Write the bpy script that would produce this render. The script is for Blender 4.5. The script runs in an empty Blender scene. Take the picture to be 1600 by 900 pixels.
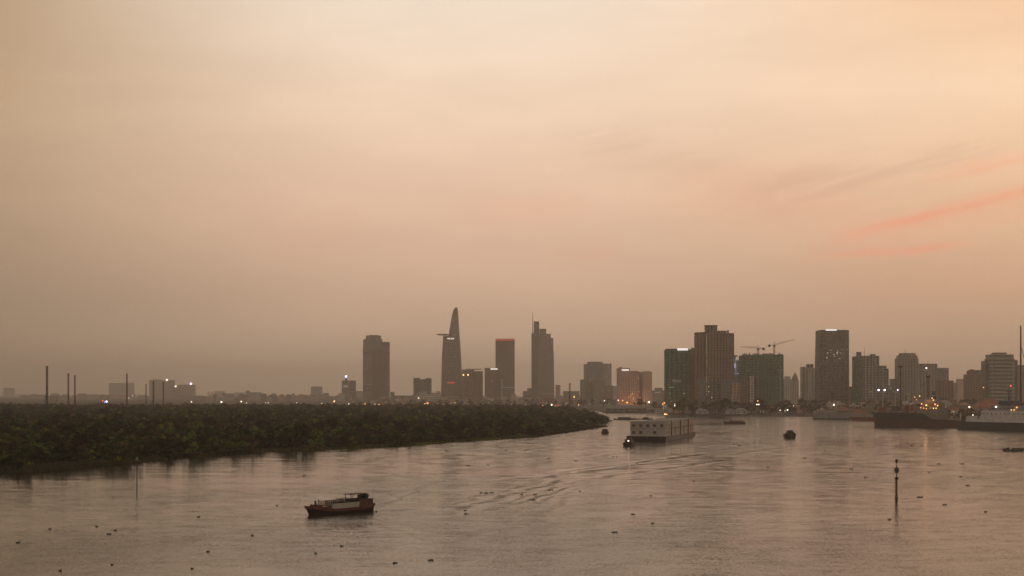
import bpy, math, random
import numpy as np
from math import radians as R, sin, cos, pi, sqrt, atan2
from mathutils import Vector, Matrix

random.seed(7)
rng = np.random.default_rng(7)
sc = bpy.context.scene
C = sc.collection

# ------------------------------------------------------------------ camera
F, H, Y0 = 2400.0, 26.0, 615.0        # focal length in photo pixels, eye height in metres, horizon row
cam_d = bpy.data.cameras.new('camera')
cam = bpy.data.objects.new('camera', cam_d); C.objects.link(cam)
cam.location = (0, 0, H); cam.rotation_euler = (pi/2, 0, 0)
cam_d.sensor_width = 36; cam_d.lens = 36*F/1600; cam_d.shift_y = (Y0-450)/1600
cam_d.clip_start = 1; cam_d.clip_end = 60000
sc.camera = cam

# ------------------------------------------------------------------ node helper
class NT:
    """small expression helper over a node tree"""
    def __init__(s, tree): s.t = tree; s.n = tree.nodes; s.l = tree.links
    def new(s, typ, **kw):
        n = s.n.new(typ)
        for k, v in kw.items(): setattr(n, k, v)
        return n
    def put(s, sock, v):
        if isinstance(v, bpy.types.NodeSocket): s.l.new(v, sock)
        elif isinstance(v, (tuple, list)) and len(v) == 3 and sock.type == 'RGBA': sock.default_value = (*v, 1)
        else: sock.default_value = v
    def m(s, op, a, b=0.0, c=0.0):
        n = s.new('ShaderNodeMath', operation=op)
        s.put(n.inputs[0], a); s.put(n.inputs[1], b); s.put(n.inputs[2], c)
        return n.outputs[0]
    def vm(s, op, a, b=(0, 0, 0)):
        n = s.new('ShaderNodeVectorMath', operation=op)
        s.put(n.inputs[0], a)
        if op == 'SCALE': s.put(n.inputs['Scale'], b)
        else: s.put(n.inputs[1], b)
        return n.outputs[0]
    def mix(s, f, a, b, mode='MIX'):
        n = s.new('ShaderNodeMix', data_type='RGBA', blend_type=mode)
        s.put(n.inputs[0], f); s.put(n.inputs[6], a); s.put(n.inputs[7], b)
        return n.outputs[2]
    def ramp(s, f, stops, interp='LINEAR'):
        n = s.new('ShaderNodeValToRGB'); cr = n.color_ramp; cr.interpolation = interp
        while len(cr.elements) < len(stops): cr.elements.new(0.5)
        for e, (p, c) in zip(cr.elements, stops): e.position = p; e.color = (*c, 1)
        s.put(n.inputs[0], f); return n.outputs[0]
    def smooth(s, x, a, b, lo=0.0, hi=1.0):
        n = s.new('ShaderNodeMapRange', interpolation_type='SMOOTHSTEP')
        s.put(n.inputs['Value'], x)
        n.inputs['From Min'].default_value = a; n.inputs['From Max'].default_value = b
        n.inputs['To Min'].default_value = lo; n.inputs['To Max'].default_value = hi
        return n.outputs[0]
    def noise(s, vec, scale, detail=2.0, rough=0.5, out=0, dist=0.0):
        n = s.new('ShaderNodeTexNoise'); s.put(n.inputs['Vector'], vec)
        n.inputs['Scale'].default_value = scale; n.inputs['Detail'].default_value = detail
        n.inputs['Roughness'].default_value = rough; n.inputs['Distortion'].default_value = dist
        return n.outputs[out]
    def comb(s, x, y, z=0.0):
        n = s.new('ShaderNodeCombineXYZ')
        for k, v in enumerate((x, y, z)): s.put(n.inputs[k], v)
        return n.outputs[0]
    def gauss(s, x, w):
        q = s.m('DIVIDE', x, w)
        return s.m('EXPONENT', s.m('MULTIPLY', s.m('MULTIPLY', q, q), -1.0))

def lin(r, g, b):
    f = lambda c: c/255/12.92 if c/255 <= 0.04045 else ((c/255+0.055)/1.055)**2.4
    return (f(r), f(g), f(b))

# ------------------------------------------------------------------ world: hazy dusk sky
SUN_AZ, SUN_EL = 34.0, 9.0            # degrees right of the view axis, degrees up
world = bpy.data.worlds.new('World'); sc.world = world; world.use_nodes = True
w = NT(world.node_tree); w.n.clear()
tc = w.new('ShaderNodeTexCoord').outputs['Generated']
sep = w.new('ShaderNodeSeparateXYZ'); w.l.new(tc, sep.inputs[0])
az = w.m('ARCTAN2', sep.outputs[0], sep.outputs[1])
el = w.m('ARCSINE', sep.outputs[2])
SKY_L = [(0.0, lin(158,134,111)), (0.06, lin(162,137,111)), (0.12, lin(178,151,122)), (0.19, lin(187,154,119)), (0.25, lin(180,145,106)), (0.45, lin(92,84,72)), (1.0, lin(90,88,82))]
SKY_C = [(0.0, lin(214,182,153)), (0.06, lin(222,186,158)), (0.12, lin(242,202,174)), (0.19, lin(255,224,196)), (0.25, lin(255,234,212)), (0.45, lin(128,117,102)), (1.0, lin(90,88,82))]
SKY_R = [(0.0, lin(194,160,134)), (0.06, lin(211,172,143)), (0.12, lin(236,194,161)), (0.19, lin(255,220,188)), (0.25, lin(250,206,168)), (0.45, lin(126,110,92)), (1.0, lin(90,88,82))]
SKY_B = [(0.0, lin(190,170,155)), (0.25, lin(212,192,175)), (0.5, lin(170,158,148)), (1.0, lin(90,88,82))]
e1 = w.m('MAXIMUM', el, 0.0)
cl = w.ramp(e1, SKY_L); cc = w.ramp(e1, SKY_C); cr_ = w.ramp(e1, SKY_R); cb = w.ramp(e1, SKY_B)
col = w.mix(w.smooth(az, -0.42, -0.06), cl, cc)
col = w.mix(w.smooth(az, 0.0, 0.34), col, cr_)
col = w.mix(w.smooth(w.m('ABSOLUTE', az), 0.5, 1.7), col, cb)
# uneven veil of cloud
pv = w.comb(w.m('MULTIPLY', az, 5.0), w.m('MULTIPLY', el, 22.0))
n1 = w.noise(pv, 1.0, 5.0, 0.55)
col = w.mix(1.0, col, w.mix(w.smooth(n1, 0.3, 0.7), lin(246,246,246), lin(255,255,255)), 'MULTIPLY')
wob = w.m('MULTIPLY', w.m('SUBTRACT', w.noise(w.comb(w.m('MULTIPLY', az, 22.0), w.m('MULTIPLY', el, 60.0)), 1.0, 4.0, 0.6), 0.5), 0.022)
thin = w.noise(w.comb(w.m('MULTIPLY', az, 14.0), w.m('MULTIPLY', w.m('SUBTRACT', el, w.m('MULTIPLY', az, 0.22)), 150.0)), 1.0, 4.0, 0.6)
def streak(p0, p1, wd, wob_k=1.0):
    """soft band of cloud between two directions (given as azimuth, elevation)"""
    (u0, v0), (u1, v1) = p0, p1
    s = (v1-v0)/(u1-u0)
    d = w.m('SUBTRACT', el, w.m('ADD', w.m('MULTIPLY', w.m('SUBTRACT', az, u0), s), v0))
    d = w.m('ADD', d, w.m('MULTIPLY', wob, wob_k))
    g = w.gauss(d, wd)
    k = 0.35*(u1-u0)
    g = w.m('MULTIPLY', g, w.smooth(az, u0-k*0.4, u0+k*1.2))
    return w.m('MULTIPLY', g, w.smooth(az, u1-k*0.6, u1+k*0.8, 1.0, 0.0))
A = lambda x, y: (math.atan((x-800)/F), math.atan((Y0-y)/F*cos(math.atan((x-800)/F))))
tf = w.smooth(thin, 0.3, 0.7, 0.45, 1.0)
def addcol(col, g, c, k):
    return w.mix(w.m('MULTIPLY', g, k), col, c)
for p0, p1, wd, k, wk in ((A(1290,372), A(1640,288), 0.0034, 0.60, 0.35), (A(1250,392), A(1700,290), 0.010, 0.25, 0.5), (A(1270,403), A(1490,384), 0.0026, 0.55, 0.2),
                       (A(1430,282), A(1660,232), 0.0045, 0.40, 0.35), (A(1180,460), A(1640,430), 0.018, 0.10, 1), (A(700,330), A(900,318), 0.012, 0.10, 1),
                       (A(400,375), A(560,360), 0.014, 0.07, 1), (A(840,395), A(960,390), 0.007, 0.12, 1), (A(1000,270), A(1350,330), 0.02, 0.15, 1)):
    col = addcol(col, w.m('MULTIPLY', streak(p0, p1, wd, wk), tf), lin(255,152,122), k*1.0)
for p0, p1, wd, k in ((A(1180,318), A(1560,222), 0.011, 0.34), (A(860,215), A(1120,262), 0.012, 0.25), (A(1230,350), A(1620,300), 0.009, 0.16), (A(1150,300), A(1320,262), 0.006, 0.2)):
    col = addcol(col, w.m('MULTIPLY', streak(p0, p1, wd, 1.4), w.smooth(thin, 0.25, 0.7)), lin(196,160,136), k)
nish = w.new('ShaderNodeTexSky', sky_type='NISHITA')
nish.sun_disc = False; nish.sun_elevation = R(SUN_EL); nish.sun_rotation = R(SUN_AZ); nish.air_density = 2.0; nish.dust_density = 6.0
bg1 = w.new('ShaderNodeBackground'); w.l.new(col, bg1.inputs[0]); bg1.inputs[1].default_value = 1.0
bg2 = w.new('ShaderNodeBackground'); w.l.new(nish.outputs[0], bg2.inputs[0]); bg2.inputs[1].default_value = 0.004
ad = w.new('ShaderNodeAddShader'); w.l.new(bg1.outputs[0], ad.inputs[0]); w.l.new(bg2.outputs[0], ad.inputs[1])
wo = w.new('ShaderNodeOutputWorld'); w.l.new(ad.outputs[0], wo.inputs[0])

# ------------------------------------------------------------------ sun (low, behind haze)
sd = bpy.data.lights.new('sun', 'SUN'); sd.energy = 0.14; sd.angle = R(28); sd.color = (1.0, 0.72, 0.5)
so = bpy.data.objects.new('sun', sd); C.objects.link(so)
dirv = Vector((sin(R(SUN_AZ))*cos(R(SUN_EL)), cos(R(SUN_AZ))*cos(R(SUN_EL)), sin(R(SUN_EL))))
so.rotation_euler = dirv.to_track_quat('Z', 'Y').to_euler()
so.location = (900, 1200, 280)

vs = sc.view_settings
vs.view_transform = 'Standard'; vs.look = 'None'; vs.exposure = 0.0; vs.gamma = 1.0; vs.use_curve_mapping = False
cy = sc.cycles
cy.use_denoising = True
cy.max_bounces = 5; cy.diffuse_bounces = 2; cy.glossy_bounces = 3; cy.volume_bounces = 3; cy.transmission_bounces = 2
cy.sample_clamp_indirect = 4.0; cy.caustics_reflective = False; cy.caustics_refractive = False
world.cycles.sampling_method = 'MANUAL'; world.cycles.sample_map_resolution = 512

# ------------------------------------------------------------------ places
def G(px, py, z=0.0):
    D = (H-z)*F/(py-Y0); return Vector(((px-800)/F*D, D, z))
def X(px, D): return (px-800)/F*D
def Z(py, D): return H + (Y0-py)/F*D

# ------------------------------------------------------------------ materials
MATS = {}
def mat(name, c, c2=None, scale=0.3, rough=0.8, spec=0.3, metal=0.0, emit=None, es=1.0, vary=0.0, coat=0.0, stretch=(1, 1, 1)):
    if name in MATS: return MATS[name]
    m = bpy.data.materials.new(name); m.use_nodes = True
    t = NT(m.node_tree); b = t.n['Principled BSDF']
    tc = t.new('ShaderNodeTexCoord').outputs['Object']
    tc = t.vm('MULTIPLY', tc, stretch)
    if c2 is None: c2 = tuple(x*0.7 for x in c)
    f = t.smooth(t.noise(tc, scale, 5.0, 0.6), 0.3, 0.7)
    colr = t.mix(f, c, c2)
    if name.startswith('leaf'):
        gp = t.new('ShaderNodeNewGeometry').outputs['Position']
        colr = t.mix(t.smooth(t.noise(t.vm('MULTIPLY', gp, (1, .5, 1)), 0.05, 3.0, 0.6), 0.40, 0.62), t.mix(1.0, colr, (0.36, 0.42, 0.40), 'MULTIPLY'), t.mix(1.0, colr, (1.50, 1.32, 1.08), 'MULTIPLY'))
    if vary:
        oi = t.new('ShaderNodeObjectInfo').outputs['Random']
        hsv = t.new('ShaderNodeHueSaturation')
        t.put(hsv.inputs['Value'], t.smooth(oi, 0, 1, 1-vary, 1+vary)); t.put(hsv.inputs['Hue'], t.smooth(t.m('FRACT', t.m('MULTIPLY', oi, 7.3)), 0, 1, 0.5-vary*0.06, 0.5+vary*0.06))
        t.put(hsv.inputs['Color'], colr); colr = hsv.outputs[0]
    t.put(b.inputs['Base Color'], colr)
    b.inputs['Roughness'].default_value = rough; b.inputs['Specular IOR Level'].default_value = spec; b.inputs['Metallic'].default_value = metal
    if emit:
        b.inputs['Emission Color'].default_value = (*emit, 1); b.inputs['Emission Strength'].default_value = es
        m.cycles.emission_sampling = 'NONE'
    MATS[name] = m; return m

def build_mats():
    mat('mud', (0.060,0.048,0.034), (0.035,0.030,0.020), 0.05)
    mat('city_ground', (0.065,0.058,0.048), (0.035,0.035,0.028), 0.02)
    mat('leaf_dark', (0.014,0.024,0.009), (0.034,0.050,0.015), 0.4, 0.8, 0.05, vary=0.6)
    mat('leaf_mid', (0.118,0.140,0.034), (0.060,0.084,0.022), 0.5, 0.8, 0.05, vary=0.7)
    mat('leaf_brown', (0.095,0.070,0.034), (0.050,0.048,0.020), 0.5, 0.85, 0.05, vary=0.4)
    mat('bark', (0.07,0.055,0.04), (0.035,0.03,0.022), 3)
    mat('reed', (0.11,0.085,0.045), (0.055,0.060,0.022), 0.2, vary=0.2)
    mat('hyacinth', (0.020,0.026,0.010), (0.045,0.040,0.018), 1.5, 0.6)
    mat('concrete', (0.27,0.245,0.22), (0.20,0.18,0.16), 0.06)
    mat('dark_concrete', (0.24,0.20,0.17), (0.18,0.15,0.125), 0.06)
    mat('brown_wall', (0.27,0.175,0.13), (0.21,0.135,0.10), 0.05)
    mat('pink_wall', (0.58,0.35,0.26), (0.46,0.28,0.21), 0.05)
    mat('pale_wall', (0.50,0.43,0.37), (0.40,0.34,0.29), 0.06)
    mat('white_wall', (0.60,0.55,0.50), (0.45,0.40,0.36), 0.08)
    mat('green_net', (0.125,0.185,0.125), (0.10,0.125,0.09), 0.08, 0.9)
    mat('green_glass', (0.080,0.145,0.095), (0.06,0.115,0.075), 0.04, 0.35, 0.5)
    mat('glass', (0.075,0.068,0.062), (0.045,0.045,0.045), 0.05, 0.3, 0.5)
    mat('blue_glass', (0.17,0.20,0.225), (0.12,0.145,0.165), 0.05, 0.3, 0.5)
    mat('grey_wall', (0.33,0.28,0.24), (0.25,0.215,0.185), 0.05)
    mat('curtain_frame', (0.22,0.19,0.165), (0.17,0.145,0.125), 0.05)
    mat('curtain_glass', (0.145,0.125,0.11), (0.10,0.09,0.08), 0.03, 0.4, 0.5)
    mat('red_roof', (0.42,0.16,0.10), (0.30,0.12,0.08), 0.2)
    mat('rust_roof', (0.20,0.12,0.085), (0.12,0.08,0.06), 0.15)
    mat('metal_roof', (0.34,0.31,0.28), (0.24,0.22,0.20), 0.1, 0.5)
    mat('steel_green', (0.030,0.055,0.040), (0.02,0.035,0.025), 0.5, 0.5)
    mat('steel_red', (0.16,0.055,0.035), (0.09,0.035,0.025), 0.5, 0.5)
    mat('steel_grey', (0.12,0.11,0.10), (0.07,0.065,0.06), 0.5, 0.5)
    mat('crane_red', (0.36,0.09,0.05), (0.22,0.07,0.04), 0.5, 0.5)
    mat('hull_black', (0.016,0.016,0.018), (0.035,0.024,0.020), 0.25, 0.5)
    mat('hull_red', (0.085,0.028,0.022), (0.045,0.022,0.018), 0.3, 0.6)
    mat('hull_blue', (0.020,0.030,0.048), (0.035,0.038,0.045), 0.3, 0.45)
    mat('paint_white', (0.62,0.60,0.57), (0.48,0.44,0.40), 0.4, 0.5)
    mat('paint_grey', (0.30,0.29,0.27), (0.20,0.19,0.18), 0.4, 0.6)
    mat('paint_red', (0.26,0.050,0.035), (0.14,0.035,0.026), 0.8, 0.5)
    mat('paint_blue', (0.045,0.085,0.13), (0.03,0.05,0.08), 0.8, 0.5)
    mat('wood_red', (0.17,0.052,0.033), (0.07,0.030,0.022), 1.2, 0.6, stretch=(0.4, 1, 3))
    mat('wood_dark', (0.055,0.028,0.022), (0.028,0.017,0.014), 1.2, 0.6, stretch=(0.4, 1, 3))
    mat('tarp', (0.58,0.42,0.30), (0.44,0.32,0.24), 0.6, 0.85)
    mat('sand', (0.30,0.25,0.20), (0.22,0.18,0.14), 1.5, 0.95)
    mat('coaming', (0.52,0.47,0.39), (0.38,0.34,0.28), 0.7, 0.7, stretch=(1, 1, 3))
    mat('black', (0.012,0.012,0.013), (0.02,0.018,0.016), 1, 0.5)
    mat('foam', (0.55,0.50,0.44), (0.30,0.28,0.24), 1.2, 0.7)
    mat('lamp_white', (0.8,0.8,0.8), emit=(1.0,0.84,0.68), es=3.0)
    mat('lamp_violet', (0.8,0.8,0.8), emit=(0.95,0.80,1.0), es=4.0)
    mat('lamp_orange', (0.8,0.6,0.4), emit=(1.0,0.34,0.08), es=2.6)
    mat('lamp_yellow', (0.8,0.7,0.4), emit=(1.0,0.60,0.20), es=2.4)
    mat('lamp_red', (0.8,0.2,0.1), emit=(1.0,0.10,0.06), es=3.0)
    mat('lamp_blue', (0.2,0.3,0.8), emit=(0.15,0.2,1.0), es=4.0)
    mat('lamp_green', (0.2,0.8,0.5), emit=(0.25,0.9,0.45), es=0.4)
    mat('window_warm', (0.6,0.5,0.35), emit=(1.0,0.74,0.48), es=0.5)
    mat('window_dim', (0.5,0.45,0.4), emit=(0.9,0.75,0.6), es=0.17)
    mat('sign_white', (0.8,0.8,0.8), emit=(1.0,0.93,0.86), es=0.95)
    mat('sign_red', (0.7,0.1,0.08), emit=(0.9,0.07,0.05), es=0.38)
    mat('sign_blue', (0.4,0.5,0.7), emit=(0.55,0.60,0.80), es=0.4)
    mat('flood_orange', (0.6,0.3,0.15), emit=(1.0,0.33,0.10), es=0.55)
build_mats()
M = MATS

# ------------------------------------------------------------------ object helpers
def tag(o, label=None, cat=None, group=None, kind=None):
    if label: o['label'] = label
    if cat: o['category'] = cat
    if group: o['group'] = group
    if kind: o['kind'] = kind
    return o
def empty(name, loc, rz=0.0, label=None, cat=None, group=None):
    o = bpy.data.objects.new(name, None); C.objects.link(o)
    o.location = loc; o.rotation_euler = (0, 0, rz); o.empty_display_size = 1
    return tag(o, label, cat, group)
def meshobj(name, v, f, mats, mi=None, parent=None, loc=None, rz=0.0):
    me = bpy.data.meshes.new(name)
    me.from_pydata([tuple(p) for p in v], [], f)
    for m in (mats if isinstance(mats, (list, tuple)) else [mats]): me.materials.append(M[m] if isinstance(m, str) else m)
    if mi is not None: me.polygons.foreach_set('material_index', mi)
    me.update()
    o = bpy.data.objects.new(name, me); C.objects.link(o)
    if parent: o.parent = parent
    if loc is not None: o.location = loc
    o.rotation_euler = (0, 0, rz)
    return o
def copy_tree(o, loc, rz, s=(1, 1, 1), label=None, group=None):
    r = o.copy(); C.objects.link(r); r.location = loc; r.rotation_euler = (0, 0, rz); r.scale = s
    if label: r['label'] = label
    if group: r['group'] = group
    for ch in o.children:
        c = ch.copy(); C.objects.link(c); c.parent = r
        for g in ch.children:
            d = g.copy(); C.objects.link(d); d.parent = c
    return r

class MB:
    def __init__(s): s.v = []; s.f = []; s.mi = []
    def add(s, v, f, m=0):
        k = len(s.v); s.v += [tuple(p) for p in v]; s.f += [tuple(i+k for i in q) for q in f]; s.mi += [m]*len(f); return s
    def box(s, x0, x1, y0, y1, z0, z1, m=0, tx=0.0, ty=0.0):
        v = [(x0,y0,z0),(x1,y0,z0),(x1,y1,z0),(x0,y1,z0),(x0+tx,y0+ty,z1),(x1-tx,y0+ty,z1),(x1-tx,y1-ty,z1),(x0+tx,y1-ty,z1)]
        return s.add(v, [(3,2,1,0),(4,5,6,7),(0,1,5,4),(1,2,6,5),(2,3,7,6),(3,0,4,7)], m)
    def tube(s, a, b, r, r2=None, n=6, m=0):
        a = Vector(a); b = Vector(b); r2 = r if r2 is None else r2
        q = (b-a).to_track_quat('Z', 'Y')
        v = [a + q @ Vector((r*cos(2*pi*i/n), r*sin(2*pi*i/n), 0)) for i in range(n)] + [b + q @ Vector((r2*cos(2*pi*i/n), r2*sin(2*pi*i/n), 0)) for i in range(n)]
        f = [(i, (i+1) % n, n+(i+1) % n, n+i) for i in range(n)] + [tuple(range(n-1, -1, -1)), tuple(range(n, 2*n))]
        return s.add(v, f, m)
    def ball(s, c, r, m=0, n=8, k=5, sz=1.0):
        v = []; f = []
        for j in range(k+1):
            ph = pi*j/k
            for i in range(n): v.append((c[0]+r*sin(ph)*cos(2*pi*i/n), c[1]+r*sin(ph)*sin(2*pi*i/n), c[2]-r*sz*cos(ph)))
        for j in range(k):
            for i in range(n): f.append((j*n+i, j*n+(i+1) % n, (j+1)*n+(i+1) % n, (j+1)*n+i))
        return s.add(v, f, m)
    def loft(s, rings, m=0, cap=True):
        n = len(rings[0]); v = [p for r in rings for p in r]; f = []
        for j in range(len(rings)-1):
            for i in range(n): f.append((j*n+i, j*n+(i+1) % n, (j+1)*n+(i+1) % n, (j+1)*n+i))
        if cap: f.append(tuple(range(n-1, -1, -1))); f.append(tuple(range((len(rings)-1)*n, len(rings)*n)))
        return s.add(v, f, m)
    def build(s, name, mats, parent=None, loc=None, rz=0.0):
        return meshobj(name, s.v, s.f, mats, s.mi, parent, loc, rz)

# ------------------------------------------------------------------ haze, water, land
hz = bpy.data.materials.new('haze_air'); hz.use_nodes = True
t = NT(hz.node_tree); t.n.clear()
pvn = t.new('ShaderNodeVolumePrincipled'); pvn.inputs['Density'].default_value = 1.15e-4
pvn.inputs['Color'].default_value = (1.0, 0.955, 0.90, 1); pvn.inputs['Anisotropy'].default_value = 0.65
out = t.new('ShaderNodeOutputMaterial'); t.l.new(pvn.outputs[0], out.inputs['Volume'])
M['haze_air'] = hz
o = MB().box(-9000, 9000, -1500, 17000, -3, 300).build('haze', ['haze_air']); tag(o, kind='stuff')

def water_material():
    m = bpy.data.materials.new('river_water'); m.use_nodes = True
    t = NT(m.node_tree); b = t.n['Principled BSDF']
    P = t.new('ShaderNodeTexCoord').outputs['Object']
    sx = t.new('ShaderNodeSeparateXYZ'); t.l.new(P, sx.inputs[0]); x, y = sx.outputs[0], sx.outputs[1]
    def slopes(scale, sxk, syk, detail=2.0, off=0.0):
        v = t.vm('ADD', t.vm('MULTIPLY', P, (sxk, syk, 0)), (off, off*2, off*0.5))
        return t.vm('SUBTRACT', t.noise(v, scale, detail, 0.55, out=1), (0.5, 0.5, 0.5))
    patch = t.smooth(t.noise(t.vm('MULTIPLY', P, (1.0, 0.42, 0)), 0.011, 4.0, 0.6, dist=0.6), 0.36, 0.66)
    patch2 = t.smooth(t.noise(t.vm('MULTIPLY', P, (0.5, 0.2, 0)), 0.02, 3.0, 0.6), 0.35, 0.7)
    calm = t.m('SUBTRACT', 1.0, t.m('MULTIPLY', t.smooth(x, -70, -30, 0.72, 0.0), t.smooth(y, 380, 460))); farw = t.m('MULTIPLY', t.smooth(y, 260, 1400, 1.2, 3.6), calm); nearw = t.m('MULTIPLY', t.smooth(y, 220, 700, 2.8, 1.3), calm)
    finew = t.m('MAXIMUM', farw, nearw)
    s = t.vm('MULTIPLY', t.vm('SCALE', slopes(4.5, 1, 1, 2.0), t.m('MULTIPLY', t.m('MULTIPLY_ADD', patch, 0.26, 0.10), finew)), (1, 1, 0))
    s = t.vm('ADD', s, t.vm('MULTIPLY', t.vm('SCALE', slopes(0.30, 0.45, 1, 2.0, 13), t.m('MULTIPLY', t.m('MULTIPLY_ADD', patch, 0.12, 0.05), farw)), (1, 1.2, 0)))
    s = t.vm('ADD', s, t.vm('MULTIPLY', t.vm('SCALE', slopes(0.085, 0.25, 1, 2.0, 31), t.m('MULTIPLY_ADD', patch2, 0.06, 0.015)), (0.5, 1.0, 0)))
    def wake(p0, p1, wd, lam, amp):
        nonlocal s
        a, b_ = G(*p0), G(*p1); d = (b_-a); L = d.length; d = d/L
        rx = t.m('SUBTRACT', x, a.x); ry = t.m('SUBTRACT', y, a.y)
        u = t.m('ADD', t.m('MULTIPLY', rx, d.x), t.m('MULTIPLY', ry, d.y))
        v = t.m('ADD', t.m('MULTIPLY', rx, -d.y), t.m('MULTIPLY', ry, d.x))
        wv = t.m('MULTIPLY', t.m('SUBTRACT', t.noise(P, 0.05, 2.0), 0.5), lam*1.6)
        v2 = t.m('ADD', v, wv)
        g = t.m('MULTIPLY', t.gauss(v2, wd), t.m('MULTIPLY', t.smooth(u, -L*0.05, L*0.15), t.smooth(u, L*0.7, L*1.05, 1.0, 0.0)))
        brk = t.smooth(t.noise(P, 0.09, 3.0), 0.32, 0.6)
        g = t.m('MULTIPLY', g, t.m('MULTIPLY', brk, amp*1.35))
        c = t.m('MULTIPLY', t.m('COSINE', t.m('MULTIPLY', v2, 2*pi/lam)), g)
        s = t.vm('ADD', s, t.comb(t.m('MULTIPLY', c, -d.y), t.m('MULTIPLY', c, d.x)))
    wake((850, 741), (1120, 707), 5, 9, 0.20)          # trail of the barge convoy
    wake((930, 748), (1150, 716), 7, 8, 0.10)
    wake((880, 722), (1000, 704), 5, 8, 0.12)
    wake((1130, 712), (1290, 690), 8, 10, 0.12)
    wake((1165, 656.5), (1268, 656.2), 8, 14, 0.30)      # behind the far lighter
    wake((592, 792), (700, 745), 3, 4, 0.20)           # behind the sand boat
    wake((590, 799), (760, 790), 2.5, 3.5, 0.16)
    wake((745, 771), (815, 769), 2.0, 3.0, 0.22)
    wake((690, 806), (905, 742), 6, 6, 0.24)
    wake((800, 790), (905, 756), 4, 4, 0.30)
    wake((780, 840), (900, 770), 5, 6, 0.14)
    wake((640, 704.5), (900, 702), 5, 9, 0.16)
    wake((800, 752), (1080, 717), 9, 16, 0.16)
    wake((560, 812), (700, 850), 3, 5, 0.10)
    wake((835, 815), (875, 735), 6, 5, 0.16)
    wake((1085, 760), (1120, 722), 9, 7, 0.12)
    wake((1290, 745), (1335, 700), 10, 7, 0.12)
    nv = t.vm('NORMALIZE', t.vm('ADD', s, (0, 0, 1)))
    t.l.new(nv, b.inputs['Normal'])
    t.put(b.inputs['Base Color'], t.mix(patch2, (0.024, 0.029, 0.018), (0.017, 0.022, 0.013)))
    b.inputs['Roughness'].default_value = 0.10; b.inputs['IOR'].default_value = 1.26
    M['river_water'] = m
water_material()
me_v = [(-8900,-1400,0),(8900,-1400,0),(8900,16900,0),(-8900,16900,0)]
tag(meshobj('river_water', me_v, [(0,1,2,3)], ['river_water']), kind='structure')

def land(name, pts, top, m, slope=3.0):
    """flat land with a muddy sloping edge; pts is the waterline, counter-clockwise"""
    n = len(pts); cx = sum(p[0] for p in pts)/n; cyy = sum(p[1] for p in pts)/n
    inn = []
    for i in range(n):
        a = Vector(pts[i-1][:2]); b = Vector(pts[i][:2]); c = Vector(pts[(i+1) % n][:2])
        d = ((b-a).normalized() + (c-b).normalized()); d = d.normalized() if d.length > 1e-6 else Vector((1, 0))
        nn = Vector((-d.y, d.x)); inn.append(b + nn*slope)
    v = [(p[0], p[1], -0.6) for p in pts] + [(p.x, p.y, top) for p in inn]
    f = [(i, (i+1) % n, n+(i+1) % n, n+i) for i in range(n)] + [tuple(range(n, 2*n))]
    return tag(meshobj(name, v, f, [m]), kind='structure')

# mangrove point on the left: shoreline from the photo's waterline
SH = [(-220,752),(-60,743),(0,740),(60,736),(110,731),(150,727),(165,722.5),(205,722),(222,716.5),(262,717),(280,711.5),(335,712),(352,703),(400,706),(422,699.5),(470,704.5),(503,702.5),(516,694.5),(560,700),(582,692),(625,697),(645,687),(690,691.5),(716,683.5),(760,687.5),(786,681),(830,682.5),(855,676),(880,676),(905,670.5),(938,666),(952,660)]
shore = [G(*p) for p in SH]
def densify(pts, step=9, jit=1.5):
    o = []
    for a, b in zip(pts, pts[1:]):
        n = max(1, int((b-a).length/step))
        for k in range(n):
            p = a.lerp(b, k/n)
            if k: w_ = (p.x*0.11 + p.y*0.07); p = p + Vector((random.uniform(-jit, jit), random.uniform(-jit, jit) + 5.5*sin(w_) + 4.0*sin(w_*2.7+1), 0))
            o.append(p)
    return o + [pts[-1]]
shore_d = densify(shore)
back = [Vector((X(925, 1650), 1650, 0)), Vector((X(905, 1900), 1900, 0)), Vector((X(880, 2300), 2300, 0)), Vector((X(700, 2500), 2500, 0)), Vector((-1900, 2600, 0)), Vector((-1500, 1200, 0)), Vector((-420, 470, 0))]
veg_poly = shore_d + back
land('riverbank', [(p.x, p.y) for p in veg_poly], 0.7, 'mud')

# city bank
CB = [(-8500,3050),(-2000,2950),(X(800,2900),2900),(X(930,2350),2350),(X(945,2060),2060),(X(1055,1990),1990),(X(1100,1800),1800),(X(1270,1740),1740),(X(1285,1600),1600),(X(1365,1500),1500),(X(1380,1290),1290),(X(1500,1210),1210),(X(1720,1130),1130),(3500,900),(8500,2500),(8500,16500),(-8500,16500)]
land('city_ground', CB, 1.8, 'city_ground', 2.0)

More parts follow.
